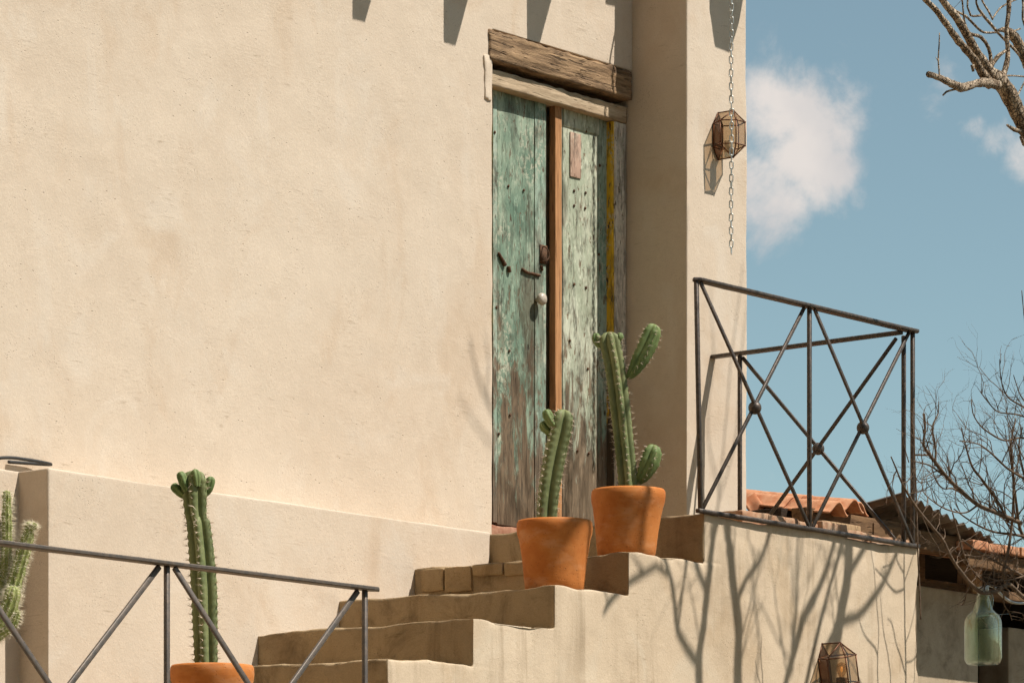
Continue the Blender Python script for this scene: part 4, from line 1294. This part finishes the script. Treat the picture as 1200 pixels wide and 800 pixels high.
T0 = 3.4
SH = [
    # trunks and limbs that shade the terrace wall (u, v, width px, extra t)
    ([(885, 1500, 46), (872, 1300, 34), (868, 1100, 26), (866, 950, 19), (865, 800, 15), (866, 740, 14), (861, 700, 13.5), (856, 660, 12.5), (852, 612, 12), (856, 540, 10), (866, 460, 8), (874, 380, 5), (885, 320, 2)], 0),
    ([(867, 696, 8), (875, 678, 6.5), (888, 660, 6), (898, 637, 5.5), (908, 610, 5), (922, 560, 4), (930, 500, 2)], 0),
    ([(880, 1450, 30), (835, 1150, 18), (822, 950, 15), (821, 800, 13), (821, 768, 12.5), (826, 720, 12), (830, 680, 10.5), (835, 640, 9.5), (840, 600, 8), (842, 540, 6), (838, 470, 4), (842, 420, 2)], 0),
    ([(820, 778, 8), (806, 757, 7.5), (796, 738, 7), (790, 700, 6.5), (786, 672, 6), (781, 648, 6), (776, 560, 6), (778, 470, 6), (786, 400, 7), (800, 372, 5), (818, 362, 2)], 0),
    ([(796, 735, 5), (798, 715, 4.5), (802, 680, 4), (806, 650, 3.5), (812, 600, 2.5)], 0),
    ([(785, 672, 5), (770, 660, 5.5), (756, 668, 6), (744, 676, 6), (728, 690, 6), (714, 706, 7), (708, 718, 4)], 0),
    ([(828, 690, 8), (820, 675, 7), (815, 655, 6), (808, 610, 4)], 0),
    ([(905, 1450, 34), (950, 1100, 26), (968, 900, 22), (975, 800, 19), (980, 755, 18), (986, 715, 17), (992, 687, 17), (995, 650, 17), (997, 610, 15), (1003, 500, 12), (1022, 350, 11), (1045, 180, 10), (1060, 20, 7), (1070, -100, 4.5), (1082, -200, 2)], 0),
    ([(994, 672, 9), (1003, 657, 7.5), (1016, 636, 7), (1030, 605, 6), (1052, 540, 5), (1075, 430, 4), (1112, 300, 3), (1135, 120, 2.5), (1146, -20, 2), (1160, -150, 1.2)], 0),
    ([(986, 730, 8), (1004, 722, 7), (1020, 702, 7), (1036, 680, 6.5), (1048, 655, 6), (1066, 610, 5), (1090, 540, 4)], 0),
    ([(900, 1300, 24), (905, 1000, 16), (912, 850, 12), (920, 800, 10), (930, 762, 10), (941, 727, 10), (951, 703, 9), (962, 683, 8), (976, 640, 7), (985, 600, 5), (1000, 500, 3)], .12),
    ([(936, 830, 8), (947, 790, 7.5), (960, 728, 7), (972, 688, 6), (982, 650, 5), (990, 612, 4), (1010, 520, 3)], -.1),
    ([(968, 760, 8), (975, 745, 8), (981, 725, 8)], .1),
    # finer, further growth that only blurs on the wall
    ([(926, 790, 7, .9), (928, 745, 9, .9), (931, 718, 6, .9), (934, 660, 4, .9), (938, 600, 3, .9)], .6),
    ([(885, 800, 3, .5), (888, 745, 3, .5), (882, 700, 2.5, .5), (884, 640, 2, .5)], .5),
    # a bough that dapples the two pots
    ([(777, 560, 6), (760, 556, 8), (738, 558, 12), (715, 572, 13), (692, 586, 14), (665, 592, 15), (640, 598, 13), (618, 606, 8), (600, 612, 3)], 1.0),
    ([(698, 584, 7), (708, 604, 8), (713, 630, 8), (712, 655, 5)], 1.0),
    ([(748, 640, 4), (740, 600, 16), (734, 560, 18), (728, 520, 14), (726, 470, 6)], 1.1),
    # upper crown: shades the pillar, the foot of the door and the wall beside it
    ([(1040, 0, 4), (1000, -80, 4), (970, -140, 3.5), (952, -190, 3), (944, -235, 2)], 0),
    ([(975, -132, 3), (962, -165, 2.6), (966, -200, 2.2), (960, -240, 1.4)], .1), ([(990, -100, 2.6), (968, -105, 2.4), (948, -130, 2), (930, -170, 1.2)], -.1),
    ([(1050, 20, 5), (1072, -50, 5), (1064, -110, 4.5), (1078, -160, 3.5), (1072, -210, 2)], .1),
    ([(1030, -20, 4), (1050, -70, 4), (1056, -130, 3.5), (1066, -190, 2)], -.1),
    ([(1056, 40, 5), (1044, -60, 4), (1036, -120, 3.5), (1044, -180, 2.5), (1038, -225, 1.5)], 0),
    ([(1068, -70, 4), (1088, -130, 3.5), (1096, -180, 3), (1100, -225, 1.5)], 0),
    ([(1062, 0, 4), (1040, -30, 3.2), (1024, -90, 3), (1020, -150, 2), (1012, -210, 1.2)], 0),
    ([(1112, 300, 3), (1128, 160, 2.5), (1152, 60, 2.2), (1158, -40, 1.8), (1168, -120, 1)], .1),
    ([(1135, 120, 2.2), (1122, 40, 1.8), (1128, -50, 1.5), (1124, -130, 1)], .05),
]
for i, (l, dt) in enumerate(SH):
    pts, rad = shadow_pts(l, T0 + dt)
    limb(pts, rad, 'limb', 8, .14, .010, i * 3)
# fine twigs on the limbs above the terrace wall
rng = random.Random(31)
for l, dt in SH[:15]:
    pts, rad = shadow_pts([e for e in l if 560 < e[1] < 830], T0 + dt)
    if len(pts) < 2: continue
    q, r = catmull(pts, rad, .05)
    for j in range(1, len(q) - 1):
        if rng.random() < .34:
            d = (q[j + 1] - q[j - 1]).normalized()
            twigs(tw, q[j], d * .9 + Vector((rng.gauss(0, .5), rng.gauss(0, .5), .35)), rng.uniform(.2, .6), rng.uniform(.0035, .0075), rng, 1, .28, .05, .5)
o = obj('twigs', tw.V, tw.F, M['bark'], tree); o['kind'] = 'stuff'
# trunk down to the ground
pts, rad = shadow_pts([(885, 1500, 46), (890, 1700, 58), (893, 2000, 66)], T0)
foot = pts[-1].copy(); foot.z = -.05; pts.append(foot); rad.append(.16)
limb(pts, rad, 'trunk', 14, .12, .02, 50)
tree_loc = (foot.x, foot.y, 0)
# the limb seen against the sky
TY = -4.2
def seen(lst, y=TY):
    pts = []; rad = []
    for e in lst:
        p = P(e[0], e[1], y=y + (e[3] if len(e) > 3 else 0)); pts.append(p); rad.append(e[2] * depth(p) / F)
    return pts, rad


SK = [
    ([(1350, 420, 15), (1285, 285, 13), (1235, 205, 12), (1200, 146, 11.5), (1186, 118, 11.5), (1172, 97, 11.5), (1159, 86, 10), (1146, 64, 6.5), (1132, 40, 5.8), (1120, 20, 5.2), (1110, 8, 5), (1098, -10, 4.5), (1080, -45, 4)], .2, 12),
    ([(1160, 100, 7, -.03), (1150, 85, 6.5, -.04), (1138, 66, 5.5, -.04), (1124, 49, 5, -.04), (1112, 32, 4.5, -.04), (1097, 13, 4, -.04), (1084, 0, 3.8, -.04), (1066, -25, 3, -.04)], .3, 9),
    ([(1168, 100, 7, -.02), (1154, 97, 6, -.06), (1140, 99, 5.5, -.08), (1127, 103, 6.2, -.10), (1114, 98, 5, -.12), (1102, 92, 4.4, -.14), (1088.5, 87, 4.2, -.16)], .28, 9),
    ([(1172, 96, 6), (1178, 82, 4), (1181, 62, 3.4), (1179, 36, 3.2), (1182, 10, 3.4), (1183, -20, 3)], .2, 7),
    ([(1159, 84, 3.4), (1161, 72, 3), (1158, 57, 2.8), (1149, 44, 2.6), (1136, 39, 2.2), (1130, 25, 1.6), (1128, 8, 1.4), (1126, -12, 1.2)], .2, 6),
    ([(1162, 80, 3), (1168, 68, 3), (1178, 60, 2.6)], .3, 6),
    ([(1290, 190, 12, .3), (1240, 120, 9.5, .3), (1212, 88, 8, .3), (1198, 62, 7.5, .3), (1188, 44, 7, .3), (1179, 36, 4.5, .3), (1168, 36, 1.5, .3)], .3, 10),
    ([(1202, 74, 3, .3), (1190, 60, 2, .3), (1172, 42, 2, .3), (1158, 26, 2.2, .3), (1150, 16, 2, .3), (1144, 4, 1.6, .3), (1146, -20, 1.6, .3)], .15, 6),
    ([(1168, 38, 1.5, .3), (1152, 38, 1.6, .3), (1142, 30, 1.7, .3), (1132, 20, 1.7, .3), (1120, 14, 1.5, .3), (1106, 4, 1.3, .3), (1096, -8, 1, .3)], .15, 6),
    ([(1150, 18, 1.6, .3), (1138, 18, 1.5, .3), (1134, 8, 1.4, .3), (1136, -12, 1.4, .3)], .15, 5),
    ([(1164, 24, 1.4, .3), (1158, 12, 1.5, .3), (1152, 2, 1.4, .3), (1150, -12, 1.2, .3)], .15, 5),
    ([(1163, 22, 1.2, .3), (1172, 10, 1.3, .3), (1184, 3, 1.3, .3), (1200, -4, 1.2, .3)], .15, 5),
    ([(1206, 44, 2, .3), (1198, 22, 1.8, .3), (1199, 6, 1.6, .3), (1197, -12, 1.4, .3)], .15, 5),
    ([(1196, 34, 1.2, .3), (1190, 36, 1.2, .3), (1186, 40, 1, .3)], .15, 5),
    ([(1174, 89, 1.6), (1186, 88, 1.2), (1202, 90, 1.2), (1215, 96, 1)], .15, 5),
    ([(1190, 118, 1.3), (1196, 106, 1.3), (1202, 94, 1.2)], .15, 5),
    ([(1101, 93, 1.4, -.14), (1100.5, 84, 1.2, -.14), (1099.5, 70, 1.1, -.14), (1100.5, 54, 1.0, -.14), (1101, 39, .7, -.14)], .15, 5),
    ([(1099.8, 72, .8, -.14), (1097, 67, .7, -.14)], .1, 4),
    ([(1124, 104, 1.6, -.1), (1115, 106, 1.5, -.1), (1109, 108, 1.4, -.1), (1105, 112, 1.2, -.1)], .15, 5),
    ([(1199, 154, 4), (1188, 152, 3), (1180, 147, 2)], .2, 5),
    ([(1214, 172, 5), (1200, 168, 4), (1196, 160, 2)], .3, 6),
    ([(1140, 76, 3, -.06), (1141, 84, 2, -.06)], .2, 5),
]
for i, (l, rg, sd) in enumerate(SK):
    pts, rad = seen(l); rad = [x * .86 for x in rad]
    limb(pts, rad, 'limb' if rad[0] > .009 else 'twig', sd, rg, .004, 60 + i, step=.02)
# the sky limb leaves the trunk out of view to the right
e0 = P(1350, 420, y=TY); j0, _ = shadow_pts([(868, 1150, 20)], T0)
limb([j0[0], j0[0] * .45 + e0 * .55 + Vector((.05, 0, .12)), e0, P(1285, 285, y=TY)], [.07, .06, 15 * depth(e0) / F, .045], 'limb', 12, .2, .01, 91)

# ------------------------------------------------------------------ shrub at the end of the terrace wall
shrub = tag(empty('bare_shrub', (0, 0, 0)), 'tangled leafless shrub at the right edge holding the green bottle', 'shrub')
SYY = -2.6
SB = [
    [(1196, 612, 3.4), (1170, 601, 3.2), (1148, 592, 3), (1129, 577, 3), (1113, 562, 2.8), (1100, 547, 2.7), (1088, 531, 2.5), (1082, 521, 2.2), (1084, 502, 2), (1083, 484, 1.6)],
    [(1088, 533, 1.8), (1080, 533, 1.6), (1072.5, 533, 1.4)],
    [(1044, 534, 1.0), (1049, 546, 1.2), (1057, 566, 1.6), (1072, 592, 2), (1088, 612, 2.3), (1104, 632, 2.5), (1114, 652, 2.6), (1128, 672, 2.7), (1140, 686, 2.9), (1152, 694, 3.1), (1168, 692, 3.1), (1182, 685, 3), (1198, 698, 3), (1225, 720, 3.5), (1260, 790, 5)],
    [(1181, 686, 2.8), (1176, 671, 2.5), (1181, 650, 2.4), (1186, 615, 2.3), (1188, 580, 2.2), (1187, 550, 2), (1185, 520, 1.5), (1190, 490, 1)],
    [(1128, 632, 1.4), (1140, 642, 1.6), (1156, 652, 1.7), (1178, 664, 1.8), (1200, 676, 2), (1230, 700, 2.4)],
    [(1116, 600, 1.3), (1122, 622, 1.3), (1128, 645, 1.3), (1138, 666, 1.2), (1156, 684, 1.2), (1180, 688, 1)],
    [(1182, 612, 2.2), (1167, 584, 2.2), (1150, 560, 2), (1139, 546, 1.8), (1131, 520, 1.2), (1126, 500, .8)],
    [(1210, 640, 3), (1196, 622, 2.6), (1190, 585, 2.2), (1185, 545, 1.6), (1181, 520, 1)],
    [(1215, 516, 1.8), (1195, 513, 1.6), (1177, 516, 1.4), (1160, 508, 1.2), (1148, 498, 1.1), (1140, 484, .9), (1138, 468, .8)],
    [(1215, 495, 1.5), (1192, 486, 1.2), (1170, 482, 1), (1158, 470, .9), (1149, 458, .7)],
    [(1215, 486, 1.4), (1198, 476, 1.3), (1182, 466, 1.2), (1175, 452, 1), (1172, 436, .8), (1171, 420, .6)],
    [(1096, 546, 1.8), (1097, 530, 1.8), (1095, 514, 1.6), (1093, 500, 1.3), (1100, 484, 1), (1100, 470, .7)],
    [(1115, 562, 1.2), (1104, 556, 1.2), (1090, 546, 1.2), (1078, 542, 1), (1070, 540, .8)],
    [(1130, 580, 1.4), (1116, 572, 1.2), (1105, 572, 1.1), (1096, 562, .9), (1092, 548, .7)],
    [(1200, 560, 2), (1180, 548, 1.6), (1160, 530, 1.3), (1146, 520, 1), (1125, 516, .8)],
    [(1220, 600, 3), (1205, 570, 2.4), (1197, 545, 1.8), (1194, 520, 1.3), (1198, 500, .9)],
    [(1225, 650, 3), (1208, 632, 2.4), (1188, 626, 2), (1164, 622, 1.6), (1140, 612, 1.2), (1118, 596, .9)],
    [(1198, 675, 1.2), (1185, 679, 1.1), (1170, 680, 1), (1152, 676, .8)],
    [(1145, 592, 1.6), (1132, 600, 1.3), (1116, 598, 1.1), (1098, 590, 1), (1082, 576, .8), (1081, 560, .6)],
]
rng = random.Random(21)
stw = MB()
base_s = P(1262, 800, y=SYY)
for i, l in enumerate(SB):
    pts, rad = seen([(a, b, c * .80, .12 * math.sin(i * 2.1)) for a, b, c in l], SYY)
    q, r = limb(pts, rad, 'branch', 6, .15, .004, 100 + i, shrub, 'twig', .02)
    for j in range(3, len(q) - 1, 3):
        for _ in range(2 if rng.random() < .6 else 1):
            d = (q[j + 1] - q[j - 1]).normalized(); sd_ = d.cross(Vector((rng.gauss(0, .6), -1 if rng.random() < .5 else 1, rng.gauss(0, .6)))).normalized()
            if sd_.z < 0 and rng.random() < .6: sd_ = -sd_
            twigs(stw, q[j], d * .5 + sd_ * .8 + Vector((-.05, 0, .15)), rng.uniform(.07, .30), max(.0019, r[j] * .42), rng, 2, .55, .024, .3)
# upright stems close to the end of the terrace wall pattern it with fine shadows
ST = [[(1085, 1500, 4), (1066, 1100, 3.6), (1062, 900, 3.4), (1062, 800, 3.2), (1062, 740, 3), (1061, 690, 2.6), (1060, 650, 2.2), (1058, 600, 1.5)],
      [(1061, 687, 2), (1052, 691, 2), (1044, 684, 2), (1036, 674, 1.8), (1026, 665, 1.4)], [(1061, 670, 1.8), (1053, 657, 1.6), (1050, 645, 1.4), (1049, 630, 1)],
      [(1036, 662, 1.3), (1043, 660, 1.3), (1048, 654, 1.1)], [(1062, 678, 1.6), (1067, 662, 1.4), (1073, 640, 1.2), (1078, 615, 1)],
      [(1062, 790, 2), (1056, 768, 1.8), (1050, 748, 1.7), (1046, 726, 1.5), (1041, 722, 1.1)], [(1062, 752, 1.6), (1068, 736, 1.4), (1074, 712, 1.2), (1078, 690, .9)],
      [(1062, 775, 1.5), (1070, 772, 1.4), (1079, 762, 1.1)], [(1066, 1050, 3), (1040, 860, 2.4), (1030, 800, 2.2), (1029, 765, 2), (1022, 752, 1.8), (1014, 742, 1.4), (1006, 720, 1)],
      [(1029, 768, 1.6), (1030, 730, 1.5), (1026, 690, 1.4), (1023, 650, 1.2), (1020, 615, 1)], [(1052, 1000, 2.4), (1046, 840, 1.8), (1044, 780, 1.6), (1036, 735, 1.3), (1032, 700, 1)],
      [(1064, 860, 1.8), (1072, 800, 1.4), (1076, 740, 1)], [(1040, 860, 1.6), (1012, 806, 1.6), (1000, 780, 1.3), (994, 770, 1)],
      [(900, 1000, 2.2), (893, 850, 2), (892, 800, 1.8), (890, 770, 1.4), (892, 745, .9)], [(892, 810, 1.4), (886, 790, 1.2), (884, 775, .9)]]
for i, l in enumerate(ST):
    pts, rad = shadow_pts(l, 1.25 + .05 * math.sin(i * 1.7))
    limb(pts, rad, 'branch', 5, .15, .005, 150 + i, shrub, 'twig', .025)
q, r = limb([base_s, Vector((base_s.x + .05, base_s.y, base_s.z - .9)), Vector((base_s.x + .1, base_s.y + .05, 0))], [5.5 * depth(base_s) / F, .035, .05], 'stem', 8, .15, .01, 5, shrub, 'twig')
o = obj('twigs', stw.V, stw.F, M['twig'], shrub); o['kind'] = 'stuff'

# ------------------------------------------------------------------ hanging glass bottle
bc = P(1152, 778, y=SYY); bd = depth(bc); k = bd / F
BP = [(0, 1.5), (12, .8), (18, 0), (20.5, 2.5), (22, 7), (22, 44), (21.5, 51), (19, 57), (14.5, 61), (11.5, 64.5), (9.5, 71), (7.4, 79), (6.4, 86)]
prof = [(a * k, b * k) for a, b in BP] + [(4.6 * k, 86 * k)] + [((max(a - 1.0, 0)) * k, (b + (1.6 if b < 10 else -.3)) * k) for a, b in BP[::-1][1:]]
V, Fc = lathe(prof, 40, bc)
bt = tag(obj('glass_bottle', V, Fc, M['bottle']), 'pale green glass demijohn hanging from the shrub', 'bottle')
bt.data.name = 'glass_bottle'
hp = [Vector((bc.x + 4.5 * k * 1.25 * RT[0], bc.y + 4.5 * k * 1.25 * RT[1], bc.z + 83 * k)) + Vector((RT[0] * a * k, RT[1] * a * k, -b * k)) for a, b in ((0, 0), (3, 1), (5, 5), (5, 12), (2.5, 19))]
q, r_ = catmull(hp, [1.5 * k] * 5, .004); V, Fc = tube(q, r_, 8)
obj('handle', V, Fc, M['bottle'], bt)
V, Fc = lathe([(0, 0), (6.6 * k, 0), (6.9 * k, 2 * k), (6.5 * k, 5 * k), (0, 6 * k)], 18, bc + Vector((0, 0, 85.5 * k)))
obj('cap', V, Fc, M['chain'], bt)
q, r_ = catmull([P(u, v, y=SYY - .02) for u, v in ((1152, 694), (1157, 687), (1164, 687), (1171, 694), (1180, 702), (1190, 706), (1205, 706), (1225, 702))], [1.6 * k] * 8, .01)
V, Fc = tube(q, r_, 6); tag(obj('wire', V, Fc, M['chain']), 'grey wire looped over the branch above the green bottle', 'wire')

# empties of the grown plants sit at their feet
for e, loc in ((tree, tree_loc), (shrub, (base_s.x + .1, base_s.y + .05, 0))):
    d = Vector(loc); e.location = d
    for c in e.children: c.location = c.location - d
